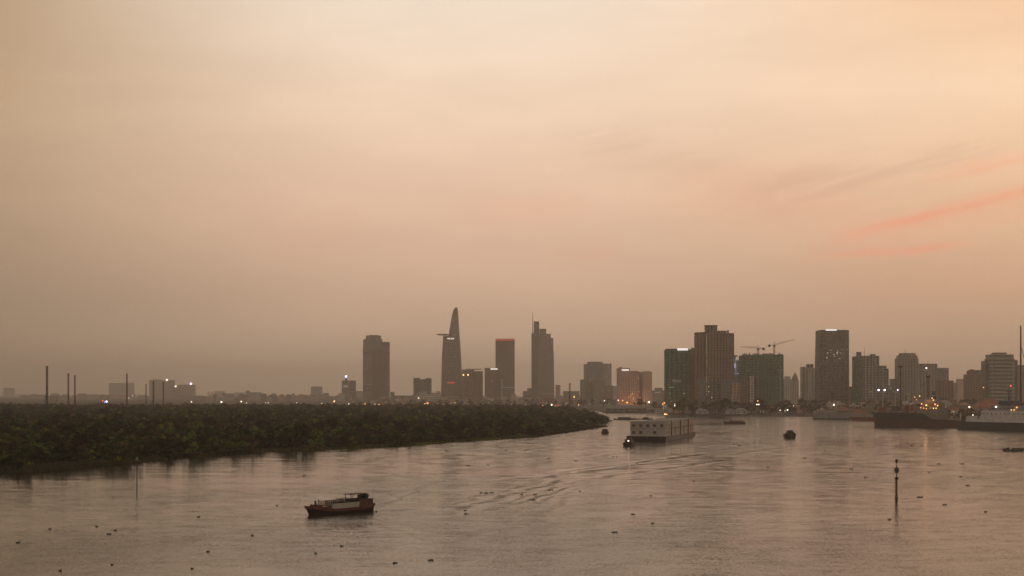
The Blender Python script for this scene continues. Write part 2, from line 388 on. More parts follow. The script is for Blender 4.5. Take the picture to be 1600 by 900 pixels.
# ------------------------------------------------------------------ trees
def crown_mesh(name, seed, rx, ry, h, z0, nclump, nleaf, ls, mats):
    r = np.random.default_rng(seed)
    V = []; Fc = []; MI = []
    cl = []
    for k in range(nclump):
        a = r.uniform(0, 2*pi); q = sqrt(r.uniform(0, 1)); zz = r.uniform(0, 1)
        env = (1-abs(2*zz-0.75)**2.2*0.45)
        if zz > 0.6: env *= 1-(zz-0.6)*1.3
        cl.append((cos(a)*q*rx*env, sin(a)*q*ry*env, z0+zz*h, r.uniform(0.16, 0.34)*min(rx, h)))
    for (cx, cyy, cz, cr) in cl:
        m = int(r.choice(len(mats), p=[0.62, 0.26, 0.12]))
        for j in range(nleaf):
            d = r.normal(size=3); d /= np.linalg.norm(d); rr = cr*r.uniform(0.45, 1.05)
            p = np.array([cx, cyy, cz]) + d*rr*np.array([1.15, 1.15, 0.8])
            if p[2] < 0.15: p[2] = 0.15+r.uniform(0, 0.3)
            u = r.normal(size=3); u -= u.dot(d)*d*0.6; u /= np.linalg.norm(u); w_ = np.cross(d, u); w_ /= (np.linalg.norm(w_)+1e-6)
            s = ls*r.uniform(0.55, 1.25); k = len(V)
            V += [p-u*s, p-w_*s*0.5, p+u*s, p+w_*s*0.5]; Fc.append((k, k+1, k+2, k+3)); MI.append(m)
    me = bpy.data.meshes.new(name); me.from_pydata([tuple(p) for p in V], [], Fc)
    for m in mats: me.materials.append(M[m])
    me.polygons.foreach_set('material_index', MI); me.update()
    return me
def trunk_mesh(name, seed, h, r0, limbs=4, spread=1.5):
    r = random.Random(seed); b = MB()
    p = Vector((0, 0, -0.3)); n = 6; rings = []
    pts = [p]
    for k in range(4):
        p = p + Vector((r.uniform(-.15, .15)*h*0.2, r.uniform(-.15, .15)*h*0.2, h/4)); pts.append(p)
    for k, q in enumerate(pts):
        rr = r0*(1-0.16*k)
        rings.append([(q.x+rr*cos(2*pi*i/n), q.y+rr*sin(2*pi*i/n), q.z) for i in range(n)])
    b.loft(rings)
    for k in range(limbs):
        a = r.uniform(0, 2*pi); q = pts[1+k % 3]
        e = q + Vector((cos(a)*spread, sin(a)*spread, h*r.uniform(.25, .5)))
        b.tube(q, e, r0*0.5, r0*0.15, 5)
    me = bpy.data.meshes.new(name); me.from_pydata(b.v, [], b.f); me.materials.append(M['bark']); me.update()
    return me

crowns = []
for k in range(6):
    mats = [['leaf_dark','leaf_mid','leaf_brown'], ['leaf_mid','leaf_dark','leaf_brown'], ['leaf_dark','leaf_dark','leaf_mid'], ['leaf_brown','leaf_mid','leaf_dark'], ['leaf_mid','leaf_mid','leaf_dark'], ['leaf_dark','leaf_brown','leaf_mid']][k]
    crowns.append(crown_mesh('crown', 100+k, 3.2+0.3*(k % 3), 3.0+0.3*((k+1) % 3), 4.6+0.5*(k % 2), 0.5, 13, 24, 0.55, mats))
trunks = [trunk_mesh('trunk', k, 3.6, 0.22) for k in range(3)]

# scatter over the point
poly = np.array([(p.x, p.y) for p in veg_poly])
def inside(px_, py_):
    ins = np.zeros(len(px_), bool); n = len(poly); j = n-1
    for i in range(n):
        xi, yi = poly[i]; xj, yj = poly[j]
        c = ((yi > py_) != (yj > py_)) & (px_ < (xj-xi)*(py_-yi)/(yj-yi+1e-12)+xi)
        ins ^= c; j = i
    return ins
cand = []
y = 480.0
while y < 2560:
    st = 5.2 + (y-480)/2000*4.2
    xs = np.arange(X(-130, y), X(955, y)+10, st)
    xs = xs + rng.uniform(-st*.45, st*.45, len(xs)); ys = y + rng.uniform(-st*.45, st*.45, len(xs))
    cand.append(np.stack([xs, ys], 1)); y += st
cand = np.concatenate(cand)
cand = cand[inside(cand[:, 0], cand[:, 1])]
# clearings and height waves
def fbm(x, y, s, seed):
    r = np.random.default_rng(seed); a = 0
    for k in range(6):
        th = r.uniform(0, 2*pi); f = s*(1.0+0.7*k); ph = r.uniform(0, 6.28)
        a = a + np.sin((x*cos(th)+y*sin(th))*f+ph)/(1+0.4*k)
    return a/3.2
hv = fbm(cand[:, 0], cand[:, 1], 0.022, 3)*0.4 + fbm(cand[:, 0], cand[:, 1], 0.07, 5)*0.5 + fbm(cand[:, 0], cand[:, 1], 0.2, 9)*0.4
cand = cand[hv > -0.85]; hv = hv[hv > -0.85]
sh_a = np.array([(p.x, p.y) for p in shore_d])
dist = np.sqrt(((cand[:, None, :]-sh_a[None, :, :])**2).sum(2)).min(1)
D_ = cand[:, 1]; pxs = cand[:, 0]/D_*F+800
base_h = 0.80 + 0.33*np.clip((D_-700)/1700, 0, 1) + 0.52*hv + rng.normal(0, 0.22, len(cand))
base_h *= np.clip(0.62+dist/26, 0.6, 1.0)
base_h *= np.where(pxs > 860, 0.80, 1.0)
emerg = rng.uniform(0, 1, len(cand)) < 0.06
base_h = np.where(emerg, base_h*1.5, base_h)
base_h = np.clip(base_h, 0.35, 2.0)
# big spreading trees that stand out along the edge
for (bx, by, bs) in ((40, 734, 1.5), (95, 728, 1.25), (175, 724, 1.35), (205, 722, 1.6), (262, 716, 1.3), (300, 712, 1.75), (322, 710, 1.5), (372, 706, 1.7), (395, 704.5, 1.45), (448, 702, 1.75), (470, 701.5, 1.95), (492, 700.5, 1.6), (545, 697, 1.2), (640, 692, 1.25), (655, 690, 1.35), (742, 686.5, 1.2), (808, 682.5, 1.25), (860, 675.5, 1.2), (925, 667, 1.2), (20, 715, 1.7), (130, 708, 1.8), (250, 700, 1.9), (420, 690, 1.8), (560, 684, 1.7), (700, 676, 1.6), (610, 668, 1.7), (330, 680, 1.9), (60, 690, 1.9), (180, 684, 2.0)):
    g_ = G(bx, by); near_ = np.hypot(cand[:, 0]-g_.x, cand[:, 1]-g_.y) < 4.2*bs*0.8
    k_ = int(np.argmin(np.hypot(cand[:, 0]-g_.x, cand[:, 1]-g_.y))); base_h[near_] = np.minimum(base_h[near_], 0.6); base_h[k_] = bs; cand[k_] = (g_.x, g_.y)
order = np.argsort(D_)
N_IND = 285
def zone(px_, d):
    if d < 12:
        if px_ < 120: return 'low mangrove tree at the waterline behind the reed patch'
        if px_ < 330: return 'dark mangrove tree at the waterline behind the thin channel pole'
        return 'mangrove tree overhanging the river near the bushy bend of the point'
    if px_ < 120: return 'dense mangrove tree further in behind the reed patch'
    if px_ < 330: return 'dense dark mangrove tree in the thicket behind the thin channel pole'
    return 'dense mangrove tree inside the thicket near the bushy bend of the point'
protos = []
for n_, i in enumerate(order[:N_IND]):
    px_, py_ = cand[i]; s = float(base_h[i]); k = n_ % 6
    lab = zone(float(pxs[i]), float(dist[i]))
    loc = (float(px_), float(py_), 0.5); rz = random.uniform(0, 6.28); sc3 = ((0.45+0.75*s)*random.uniform(.8, 1.3),)*2 + (s,)
    if len(protos) < 6:
        t_ = empty('mangrove_tree', loc, rz, lab, 'tree', 'mangrove trees on the river point'); t_.scale = sc3
        c = bpy.data.objects.new('crown', crowns[k]); C.objects.link(c); c.parent = t_
        c = bpy.data.objects.new('trunk', trunks[k % 3]); C.objects.link(c); c.parent = t_
        protos.append(t_)
    else:
        copy_tree(protos[k], loc, rz, sc3, lab)
rest = order[N_IND:]
# the rest of the wood reads as one mass: geometry-node scatter of the same crowns
ccol = bpy.data.collections.new('crown_kinds')
for k, me in enumerate(crowns):
    ob = bpy.data.objects.new('crown_kind', me); ccol.objects.link(ob)
pm = bpy.data.meshes.new('mangrove_wood')
pm.from_pydata([(float(cand[i, 0]), float(cand[i, 1]), 0.5) for i in rest], [], [])
at_s = pm.attributes.new('size', 'FLOAT', 'POINT'); at_s.data.foreach_set('value', base_h[rest].astype(np.float32))
at_r = pm.attributes.new('turn', 'FLOAT', 'POINT'); at_r.data.foreach_set('value', rng.uniform(0, 6.28, len(rest)).astype(np.float32))
wood = bpy.data.objects.new('mangrove_wood', pm); C.objects.link(wood)
tag(wood, 'dense dark green mangrove wood covering the low river point', None, None, 'stuff')
ng = bpy.data.node_groups.new('scatter_crowns', 'GeometryNodeTree')
ng.interface.new_socket('Geometry', in_out='INPUT', socket_type='NodeSocketGeometry')
ng.interface.new_socket('Geometry', in_out='OUTPUT', socket_type='NodeSocketGeometry')
gi = ng.nodes.new('NodeGroupInput'); go = ng.nodes.new('NodeGroupOutput')
ci = ng.nodes.new('GeometryNodeCollectionInfo'); ci.inputs['Collection'].default_value = ccol
ci.inputs['Separate Children'].default_value = True; ci.inputs['Reset Children'].default_value = True
ip = ng.nodes.new('GeometryNodeInstanceOnPoints'); ip.inputs['Pick Instance'].default_value = True
na = ng.nodes.new('GeometryNodeInputNamedAttribute'); na.data_type = 'FLOAT'; na.inputs['Name'].default_value = 'size'
nr = ng.nodes.new('GeometryNodeInputNamedAttribute'); nr.data_type = 'FLOAT'; nr.inputs['Name'].default_value = 'turn'
cx_ = ng.nodes.new('ShaderNodeCombineXYZ'); L_ = ng.links.new
L_(nr.outputs['Attribute'], cx_.inputs[2]); L_(gi.outputs[0], ip.inputs['Points']); L_(ci.outputs[0], ip.inputs['Instance'])
L_(cx_.outputs[0], ip.inputs['Rotation']); sm_ = ng.nodes.new('ShaderNodeMath'); sm_.operation = 'MULTIPLY_ADD'; sm_.inputs[1].default_value = 0.75; sm_.inputs[2].default_value = 0.5; L_(na.outputs['Attribute'], sm_.inputs[0]); sx_ = ng.nodes.new('ShaderNodeCombineXYZ'); L_(sm_.outputs[0], sx_.inputs[0]); L_(sm_.outputs[0], sx_.inputs[1]); L_(na.outputs['Attribute'], sx_.inputs[2]); L_(sx_.outputs[0], ip.inputs['Scale']); L_(ip.outputs[0], go.inputs[0])
md = wood.modifiers.new('scatter', 'NODES'); md.node_group = ng

# reeds and floating plants along the edge
def blades(name, seg, n, hgt, wd, m, label, spread=4.0):
    V = []; Fc = []
    for _ in range(n):
        k = random.randrange(len(seg)-1); p = seg[k].lerp(seg[k+1], random.random())
        a = random.uniform(0, pi); q = Vector((p.x+random.uniform(-spread, spread), p.y+random.uniform(-spread*1.6, spread*0.7), 0.02))
        u = Vector((cos(a), sin(a), 0))*wd*random.uniform(.6, 1.4); h = hgt*random.uniform(.5, 1.2)
        ln = Vector((random.uniform(-.4, .4), random.uniform(-.4, .4), 0))*h
        j = len(V); V += [q-u, q+u, q+u*0.3+ln+Vector((0, 0, h)), q-u*0.3+ln+Vector((0, 0, h))]; Fc.append((j, j+1, j+2, j+3))
    o = meshobj(name, V, Fc, [m]); tag(o, label, None, None, 'stuff'); return o
blades('reeds', [G(20, 738), G(90, 733), G(148, 727.5)], 2600, 2.2, 0.16, 'reed', 'tawny reeds along the waterline', 5)
blades('shore_plants', [G(505, 701), G(560, 699.5), G(622, 696.5), G(690, 691), G(760, 687), G(828, 682)], 5200, 1.1, 0.25, 'leaf_mid', 'low green plants along the waterline', 6)
blades('waterside_grass', [G(150, 727), G(205, 721.5), G(262, 716.5), G(335, 711.5), G(400, 705.5), G(470, 704), G(500, 702)], 4200, 1.3, 0.25, 'leaf_brown', 'low brown green growth under the shoreline trees', 4)
blades('point_grass', [G(830, 682), G(905, 671.5), G(938, 666)], 2500, 1.0, 0.35, 'leaf_brown', 'low growth along the tip of the point', 6)

# ------------------------------------------------------------------ buildings
def outline(w_, d_, bay, ch=0.0, pier=0.2):
    """rectangle (optionally chamfered) as flush + recessed point lists, counter-clockwise from above"""
    if ch > 0: cs = [(-w_/2+ch,-d_/2),(w_/2-ch,-d_/2),(w_/2,-d_/2+ch),(w_/2,d_/2-ch),(w_/2-ch,d_/2),(-w_/2+ch,d_/2),(-w_/2,d_/2-ch),(-w_/2,-d_/2+ch)]
    else: cs = [(-w_/2,-d_/2),(w_/2,-d_/2),(w_/2,d_/2),(-w_/2,d_/2)]
    return bays(cs, bay, pier)
def bays(cs, bay, pier=0.2, rec=0.45):
    fl = []; rc = []; fg = []
    for a, b in zip(cs, cs[1:]+cs[:1]):
        L = math.hypot(b[0]-a[0], b[1]-a[1]); n = max(1, round(L/bay)); ux, uy = (b[0]-a[0])/L, (b[1]-a[1])/L
        nx, ny = -uy, ux
        for k in range(n):
            for tt, r in ((0, 0), (pier, 0), (pier, 1), (1-pier, 1), (1-pier, 0)):
                s = (k+tt)*L/n; p = (a[0]+ux*s, a[1]+uy*s); fl.append(p)
                rc.append((p[0]+nx*rec*r, p[1]+ny*rec*r)); fg.append(r)
    return fl, rc, fg
def facade(name, parent, cs, z0, z1, fh, bay, mats, pier=0.2, slab=0.28, taper=None, off=(0, 0), parapet=1.0):
    """storeys with recessed window bays, one connected mesh. taper: f(t)->(sx,sy,ox,oy)"""
    fl, rc, fg = bays(cs, bay, pier); n = len(fl)
    nf = max(1, round((z1-z0-parapet)/fh)); fhh = (z1-z0-parapet)/nf
    rings = []; 
    for k in range(nf):
        za = z0+k*fhh
        rings += [(za, 0), (za+fhh*slab, 0), (za+fhh*slab, 1), (za+fhh, 1)]
    rings += [(z0+nf*fhh, 0), (z1, 0)]
    V = np.zeros((len(rings)*n, 3)); fa = np.array(fl); ra = np.array(rc)
    for j, (zz, r) in enumerate(rings):
        p = ra if r else fa
        if taper:
            q = taper((zz-z0)/(z1-z0)); p = p*np.array(q[:2]) + np.array(q[2:4])
        V[j*n:(j+1)*n, :2] = p + np.array(off); V[j*n:(j+1)*n, 2] = zz
    J, I = np.meshgrid(np.arange(len(rings)-1), np.arange(n), indexing='ij'); I2 = (I+1) % n
    q = np.stack([J*n+I, J*n+I2, (J+1)*n+I2, (J+1)*n+I], -1).reshape(-1, 4)
    fga = np.array(fg); isg = (fga[I] == 1) & (fga[I2] == 1)
    rr = np.array([r for _, r in rings]); win = (rr[J] == 1) & (rr[J+1] == 1)
    mi = (isg & win).astype(int).reshape(-1)
    top = tuple(range((len(rings)-1)*n, len(rings)*n))
    me = bpy.data.meshes.new(name)
    nv, nq = len(V), len(q)
    me.vertices.add(nv); me.vertices.foreach_set('co', V.reshape(-1))
    me.loops.add(nq*4+len(top)); me.loops.foreach_set('vertex_index', np.concatenate([q.reshape(-1), np.array(top)]).astype(np.int32))
    me.polygons.add(nq+1); me.polygons.foreach_set('loop_start', np.append(np.arange(nq)*4, nq*4).astype(np.int32))
    for m in mats: me.materials.append(M[m])
    me.polygons.foreach_set('material_index', np.append(mi, 0).astype(np.int32)); me.update(calc_edges=True); me.validate()
    o = bpy.data.objects.new(name, me); C.objects.link(o); o.parent = parent
    return o
def rect(w_, d_, ch=0.0):
    if ch > 0: return [(-w_/2+ch,-d_/2),(w_/2-ch,-d_/2),(w_/2,-d_/2+ch),(w_/2,d_/2-ch),(w_/2-ch,d_/2),(-w_/2+ch,d_/2),(-w_/2,d_/2-ch),(-w_/2,-d_/2+ch)]
    return [(-w_/2,-d_/2),(w_/2,-d_/2),(w_/2,d_/2),(-w_/2,d_/2)]
STY = {  # wall, glass, floor height, bay, pier, slab
    'grid': ('dark_concrete', 'glass', 3.6, 4.5, 0.2, 0.3), 'brown': ('brown_wall', 'glass', 3.5, 4.2, 0.22, 0.34), 'pale': ('pale_wall', 'glass', 3.6, 4.5, 0.25, 0.4),
    'pink': ('pink_wall', 'glass', 3.6, 4.0, 0.3, 0.45), 'glass': ('curtain_frame', 'curtain_glass', 4.0, 6.0, 0.06, 0.16), 'net': ('green_net', 'green_glass', 3.6, 5.0, 0.12, 0.25),
    'greeng': ('green_net', 'green_glass', 3.8, 6.0, 0.05, 0.12), 'grey': ('grey_wall', 'glass', 3.6, 4.5, 0.22, 0.35), 'white': ('white_wall', 'glass', 3.5, 4.0, 0.25, 0.42),
    'blue': ('concrete', 'blue_glass', 3.8, 5.0, 0.08, 0.2), 'conc': ('concrete', 'glass', 3.6, 4.2, 0.25, 0.38)}
BASE = 1.8
TOWERS = []
class Bld:
    def __init__(s, name, label, D, xc, rot=0.0, cat='building', group=None):
        s.D = D; s.xc = xc; s.base = BASE
        s.root = empty(name, (X(xc, D), D, BASE), R(rot), label, cat, group); s.rot = R(rot)
        TOWERS.append((xc, label))
    def lx(s, px): return (px-s.xc)/F*s.D
    def lz(s, py): return Z(py, s.D)-BASE
    def block(s, x0, x1, ytop, style='grey', ybot=None, depth=None, yo=0.0, ch=0.0, name='wall', taper=None, fh=None, parapet=1.0, k=0.7, cs=None):
        w0 = (x1-x0)/F*s.D; a = abs(s.rot)
        wd = w0/(cos(a)+k*sin(a)) if a > 0.02 else w0
        d = depth if depth else max(9.0, wd*k)
        st = STY[style]
        z0 = 0.0 if ybot is None else s.lz(ybot)
        c = (x0+x1)/2
        o = facade(name, s.root, cs or rect(wd, d, ch), z0, s.lz(ytop), fh or st[2], st[3], [st[0], st[1]], st[4], st[5], taper, ((s.lx(c))/cos(a), yo), parapet)
        s.front = (s.lx(c)/cos(a), yo-d/2, wd, z0, s.lz(ytop), d)
        return o
    def lit(s, n, mats=('window_warm', 'window_dim'), name='lit_window', w_=1.8, h_=1.5, zr=(0, 1), xr=(-0.45, 0.45), seed=0):
        r = random.Random(seed+int(s.xc*7)); cx, yf, wd, z0, z1, d = s.front; first = {}
        for _ in range(n):
            x = cx + wd*r.uniform(*xr); z = z0 + (z1-z0)*(zr[0]+(zr[1]-zr[0])*r.random())
            s.panel(name, x, z, w_*r.uniform(.7, 1.3), h_*r.uniform(.8, 1.2), r.choice(mats))
    def panel(s, name, x, z, w_, h_, m, yo=0.0, dep=0.35):
        yf = s.front[1]
        return MB().box(-w_/2, w_/2, -dep, 0.05, -h_/2, h_/2).build(name, [m], s.root, (x, yf-0.03+yo, z))
    def sign(s, x0, x1, y0, y1, m, name='sign', yo=0.0):
        return s.panel(name, s.lx((x0+x1)/2), s.lz((y0+y1)/2), (x1-x0)/F*s.D, (y1-y0)/F*s.D, m, yo)
    def box(s, name, x0, x1, y0, y1, m, depth=8, yo=0.0, tx=0.0, ty=0.0):
        return MB().box(s.lx(x0), s.lx(x1), yo-depth/2, yo+depth/2, s.lz(y1), s.lz(y0), 0, tx, ty).build(name, [m], s.root)
    def pole(s, px, y0, y1, r=0.4, name='antenna', m='steel_grey', yo=0.0):
        return MB().tube((s.lx(px), yo, s.lz(y1)-0.2), (s.lx(px), yo, s.lz(y0)), r, r*0.5, 6).build(name, [m], s.root)

# --- far, faded blocks to the left
b = Bld('apartment_tower', 'faint slim hazy tower alone beyond the thicket, before the first mast', 11500, 14.5); b.block(7, 22, 606, 'grey')
b = Bld('apartment_block', 'very faint wide low block beside the slim hazy tower', 11500, 35); b.block(27, 43, 616, 'grey')
b = Bld('apartment_tower', 'pale hazy twin slab with a notch behind the single slim mast', 9500, 190); b.block(172, 196, 598.5, 'pale'); b.block(197.5, 209, 598, 'pale', yo=4)
b = Bld('apartment_tower', 'wide hazy slab with a stepped wing and a rooftop light', 8200, 255); b.block(236, 271, 594, 'grey'); b.box('roof_box', 238, 250, 592.6, 594.2, 'grey_wall', 12)
b.sign(262, 265, 592.4, 595, 'lamp_white', 'roof_lamp'); b.block(271.5, 277, 603.5, 'grey', yo=3); b.sign(273.2, 276, 602.5, 605, 'lamp_white', 'roof_lamp')
b = Bld('apartment_tower', 'hazy slab with one rooftop light near its corner', 8200, 291.5); b.block(279, 304, 601, 'grey'); b.sign(298.5, 301.5, 598, 601, 'lamp_violet', 'roof_lamp')
for k, (x0, x1, yt, lab) in enumerate([(312,321,620,'small dark hazy block beside the one light slab'),(325,333,612,'faint hazy block with an orange rooftop glow'),(336,351,611,'faint flat hazy block'),(353,366,614,'faint hazy block with a lower wing'),(368,384,613,'faint broad hazy block before the bluish block')]):
    b = Bld('apartment_block', lab, 9800, (x0+x1)/2); b.block(x0, x1, yt, 'pale')
    if k == 1: b.sign(327.5, 330.5, 612.5, 615.5, 'flood_orange', 'roof_lamp')
    if k == 3: b.block(360, 366.5, 618, 'pale', yo=-12)
b = Bld('office_block', 'bluish hazy block with a taller stair tower at one end', 6500, 396); b.block(390, 408, 613, 'blue'); b.block(384.5, 390, 610, 'grey', yo=-2)
b = Bld('office_block', 'low hazy block with a peaked middle beside the bluish block', 6000, 417); b.block(409, 426, 622, 'grey'); b.block(414, 420, 619.5, 'grey', ybot=622, depth=14)
b = Bld('office_block', 'long hazy grey block with a rust coloured lower wing', 6000, 444); b.block(429, 448, 620, 'grey'); b.box('roof_box', 435, 443, 618.6, 620.1, 'grey_wall', 10); b.block(449, 461, 622.5, 'brown', yo=-3)
b = Bld('office_block', 'narrow stepped hazy block before the pale flat tower', 5800, 474); b.block(467, 474, 619, 'conc'); b.block(474.3, 481, 617, 'conc', yo=3)
b = Bld('apartment_tower', 'pale flat topped tower with wide lower floors', 5600, 494.5); b.block(484, 504.5, 616, 'white'); b.block(486.5, 503.5, 604.5, 'white', ybot=616, depth=24); b.box('roof_box', 487.5, 503, 603.6, 604.6, 'pale_wall', 18)
b = Bld('office_tower', 'small hazy tower with a thin spire beside the pale flat tower', 5600, 509.5); b.block(505.5, 513.5, 614, 'grey'); b.pole(511.5, 608, 614, 0.5)
b = Bld('office_tower', 'dark square tower with a bluish glowing rooftop sign', 5000, 545.3); b.block(535, 555.5, 594.5, 'glass'); b.sign(537, 545, 602.5, 605, 'window_dim', 'window_band')
b.box('sign_frame', 539.5, 542.5, 591, 594.6, 'steel_grey', 3); b.sign(538, 544, 586.5, 591, 'sign_blue', 'sign', 6); b.sign(540, 542.5, 587.2, 589.7, 'lamp_violet', 'sign_light', 5.6); b.lit(3)
b = Bld('apartment_block', 'pale hazy slab between the dark square tower and the curved tower', 5600, 561); b.block(556.5, 567, 611, 'pale')

# --- the rounded tower with a stepped top
b = Bld('office_tower', 'tall dark rounded tower with a curved stepped crown, above the thicket', 4300, 588)
Dm = 4300
def oval(wd, d, n=14, p=3.0):
    o = []
    for i in range(n):
        a = 2*pi*i/n+pi/n; c, s_ = cos(a), sin(a)
        o.append((math.copysign(abs(c)**(2/p), c)*wd/2, math.copysign(abs(s_)**(2/p), s_)*d/2))
    return o
wdm = 42/F*Dm
b.block(567, 609, 543, 'grey', cs=oval(wdm, 46), depth=46, fh=4.0); fr = b.front; b.block(583, 604, 546, 'brown', yo=-14, depth=21, fh=4.0, name='bay_front')
b.block(567.6, 597.5, 530, 'grey', ybot=543, cs=oval(30/F*Dm, 44), depth=44); b.block(572, 595.5, 524.5, 'grey', ybot=530, cs=oval(23.5/F*Dm, 34), depth=34)
b.block(597, 609, 534.5, 'grid', ybot=543, cs=oval(12/F*Dm, 30), depth=30); b.pole(572, 519, 530, 0.5)
b.box('roof_box', 577, 591, 523.6, 524.7, 'grey_wall', 14)
for yy in (551, 579.5, 600):
    ov = oval(wdm+1.2, 47.2); MB().loft([[(p[0], p[1], b.lz(yy+dz)) for p in ov] for dz in (1.2, 0)]).build('refuge_band', ['pale_wall' if yy == 600 else 'steel_grey'], b.root)
b.front = fr; b.front = (fr[0], fr[1]+2.5, fr[2], fr[3], fr[4], fr[5]); b.lit(12, ('window_dim',), xr=(-.1, .3))
b = Bld('office_block', 'low greenish block at the foot of the rounded tower', 4100, 627); b.block(614, 640, 618, 'greeng'); b.block(610, 616, 612.5, 'conc', yo=6)
b = Bld('hotel_building', 'twin dark towers joined by a recessed middle, above the floodlit low block', 3900, 660)
b.block(646, 656, 590.5, 'grid', ch=3); b.block(656, 664.5, 592.5, 'conc', yo=7, depth=20); b.block(664.5, 674.3, 591, 'grid', ch=3); b.pole(646.6, 584, 591, 0.35); b.block(655, 667, 612, 'white', yo=-14, depth=12)
b = Bld('civic_building', 'low floodlit golden building with glowing arcades before the twin dark towers', 3450, 665); b.block(640, 691, 620, 'pale'); b.block(650, 678, 616, 'white', ybot=620, depth=20)
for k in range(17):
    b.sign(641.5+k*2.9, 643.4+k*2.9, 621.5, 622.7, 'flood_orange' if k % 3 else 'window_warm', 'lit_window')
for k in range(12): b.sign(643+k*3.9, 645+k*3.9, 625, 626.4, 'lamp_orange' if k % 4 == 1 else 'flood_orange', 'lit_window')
b.sign(664, 668, 628.5, 630.5, 'lamp_orange', 'entrance_light', 0.0)
b = Bld('apartment_block', 'small pinkish block between the twin towers and the curved spire tower', 4100, 682); b.block(675, 688.5, 613.5, 'pink'); b.box('roof_box', 682, 687.5, 611, 613.7, 'pink_wall', 8)

# --- the tall curved tower with a helipad
Db = 4200
b = Bld('skyscraper', 'tallest tower, curved and tapering to a point, with a round helipad jutting from one side', Db, 706)
def skys(name, prof, d0, d1, z_levels, mats):
    ys = np.array([p[0] for p in prof][::-1]); xl = np.array([p[1] for p in prof][::-1]); xr = np.array([p[2] for p in prof][::-1])
    rings = []; mi = []; n = 20
    zt, zb = b.lz(prof[-1][0]), b.lz(prof[0][0]) if prof[0][0] < 640 else 0
    nf = max(2, int((zt-zb)/4.0)); prev = None
    for k in range(nf):
        for q, (tt, ins) in enumerate(((0, 0), (.3, 0), (.3, 1), (1, 1))):
            z = zb+(zt-zb)*(k+tt)/nf; py = Y0-(z+BASE-H)/Db*F
            l, r_ = b.lx(np.interp(py, ys, xl)), b.lx(np.interp(py, ys, xr)); dd = d0+(d1-d0)*(z-zb)/(zt-zb)
            rings.append([((l+r_)/2+((r_-l)/2-0.4*ins)*cos(a), (dd/2-0.4*ins)*sin(a), z) for a in [2*pi*i/n for i in range(n)]])
    m = MB(); m.loft(rings)
    m.mi = [1 if (j//n) % 4 == 2 else 0 for j in range((len(rings)-1)*n)] + [0, 0]
    return m.build(name, mats, b.root)
skys('wall', [(645,688,723.5),(600,689.3,722.5),(560,690.2,721),(540,691.2,719.7),(525,692.2,718.6)], 44, 40, None, ['grey_wall', 'glass'])
skys('upper_wall', [(525,700.5,718.4),(512,702.6,717.7),(500,704.6,716.9),(490,706.6,716.2),(484,708.4,715.6),(480.5,711.0,715.0)], 34, 6, None, ['grey_wall', 'glass'])
mb = MB(); hp = Vector((b.lx(692.5), -10, b.lz(522.6)))
mb.loft([[(hp.x+r_*cos(a), hp.y+r_*sin(a), hp.z+dz) for a in [2*pi*i/20 for i in range(20)]] for r_, dz in ((9, -3.2), (18.5, -0.6), (18.5, 0.6))])
mb.build('helipad', ['dark_concrete'], b.root)
b.front = (0, -20.5, 30, 0, 200, 40)
b.sign(699.5, 704.2, 528.8, 530.4, 'sign_white', 'sign', -2); b.sign(705.2, 710, 528.8, 530.4, 'sign_white', 'sign', -2); b.sign(699, 711, 596.8, 599.4, 'sign_red', 'sign', -2); b.sign(690, 718, 619.5, 620.6, 'pale_wall', 'podium_band', -3)
for (a_, c_) in ((710, 502), (710.5, 523), (703, 527.5), (712, 558), (705, 545), (709, 571), (701, 582), (714, 590), (698, 608), (707, 614)): b.sign(a_-.5, a_+.5, c_-.5, c_+.5, 'window_warm', 'lit_window', 3 if c_ < 520 else -1)
b = Bld('hotel_building', 'broad ribbed building with two yellow lamps high on its front, against the spire tower', 3900, 738)
b.block(722, 741, 577.5, 'brown', ch=2); b.block(741, 754.3, 580, 'brown', yo=3, ch=2); b.box('cornice', 729, 752, 576.3, 577.6, 'dark_concrete', 12)
b.front = (b.lx(729), -21, 28, 0, 90, 30)
for xx in (724.6, 731.6): b.sign(xx-1, xx+1, 584.8, 587.2, 'lamp_yellow', 'facade_lamp', -1)
b.lit(6, ('window_dim',))
b = Bld('office_tower', 'brownish tower with a bright white rooftop sign', 3800, 769); b.block(757.5, 775.5, 575, 'brown'); b.block(775.5, 783, 578, 'grid', yo=3); b.front = (0, -15, 20, 0, 80, 20); b.sign(766.5, 777.5, 575.6, 577.8, 'sign_white', 'sign', -1)
b.lit(5, ('window_dim',))
b = Bld('office_tower', 'flat topped square tower crowned by a band of red light', 4200, 789.3); b.block(774.3, 804.2, 530.5, 'glass', depth=45)
for k in range(9): b.sign(775+k*3.2, 777.2+k*3.2, 529.8, 533, 'sign_red', 'crown_sign', 0)
for k in range(11): b.box('crown_post', 775.2+k*2.7, 776+k*2.7, 528.9, 530.6, 'steel_red', 30)
b.sign(778, 803, 605, 605.8, 'window_dim', 'window_band'); b.lit(5, ('window_dim',), zr=(.1, .5))
b = Bld('monument', 'thin pale pillar before the red crowned tower', 3600, 784.2, cat='monument'); b.box('shaft', 783, 785.2, 594, 640, 'pale_wall', 3.3); b.box('capital', 782.6, 785.6, 592, 594.2, 'pale_wall', 4.2)
b = Bld('skyscraper', 'stepped tower with a thin spire at its highest corner', 4300, 848)
b.block(830.5, 842.6, 521, 'glass', depth=40, k=1); b.block(840.0, 866, 548, 'grey', depth=44, taper=lambda t_: (1.0-0.07*t_, 1.0-.05*t_, b.lx(854.5)*0-0.7*t_, 0)); b.front = (b.lx(848), -22.2, 60, 0, 200, 44)
b.block(834, 842.4, 502.5, 'glass', ybot=521, depth=30); b.block(843, 853.3, 514, 'grey', ybot=548, depth=36); b.block(853.4, 860.3, 521.8, 'grey', ybot=548, depth=34); b.block(860.4, 864.4, 528.5, 'grey', ybot=548, depth=30)
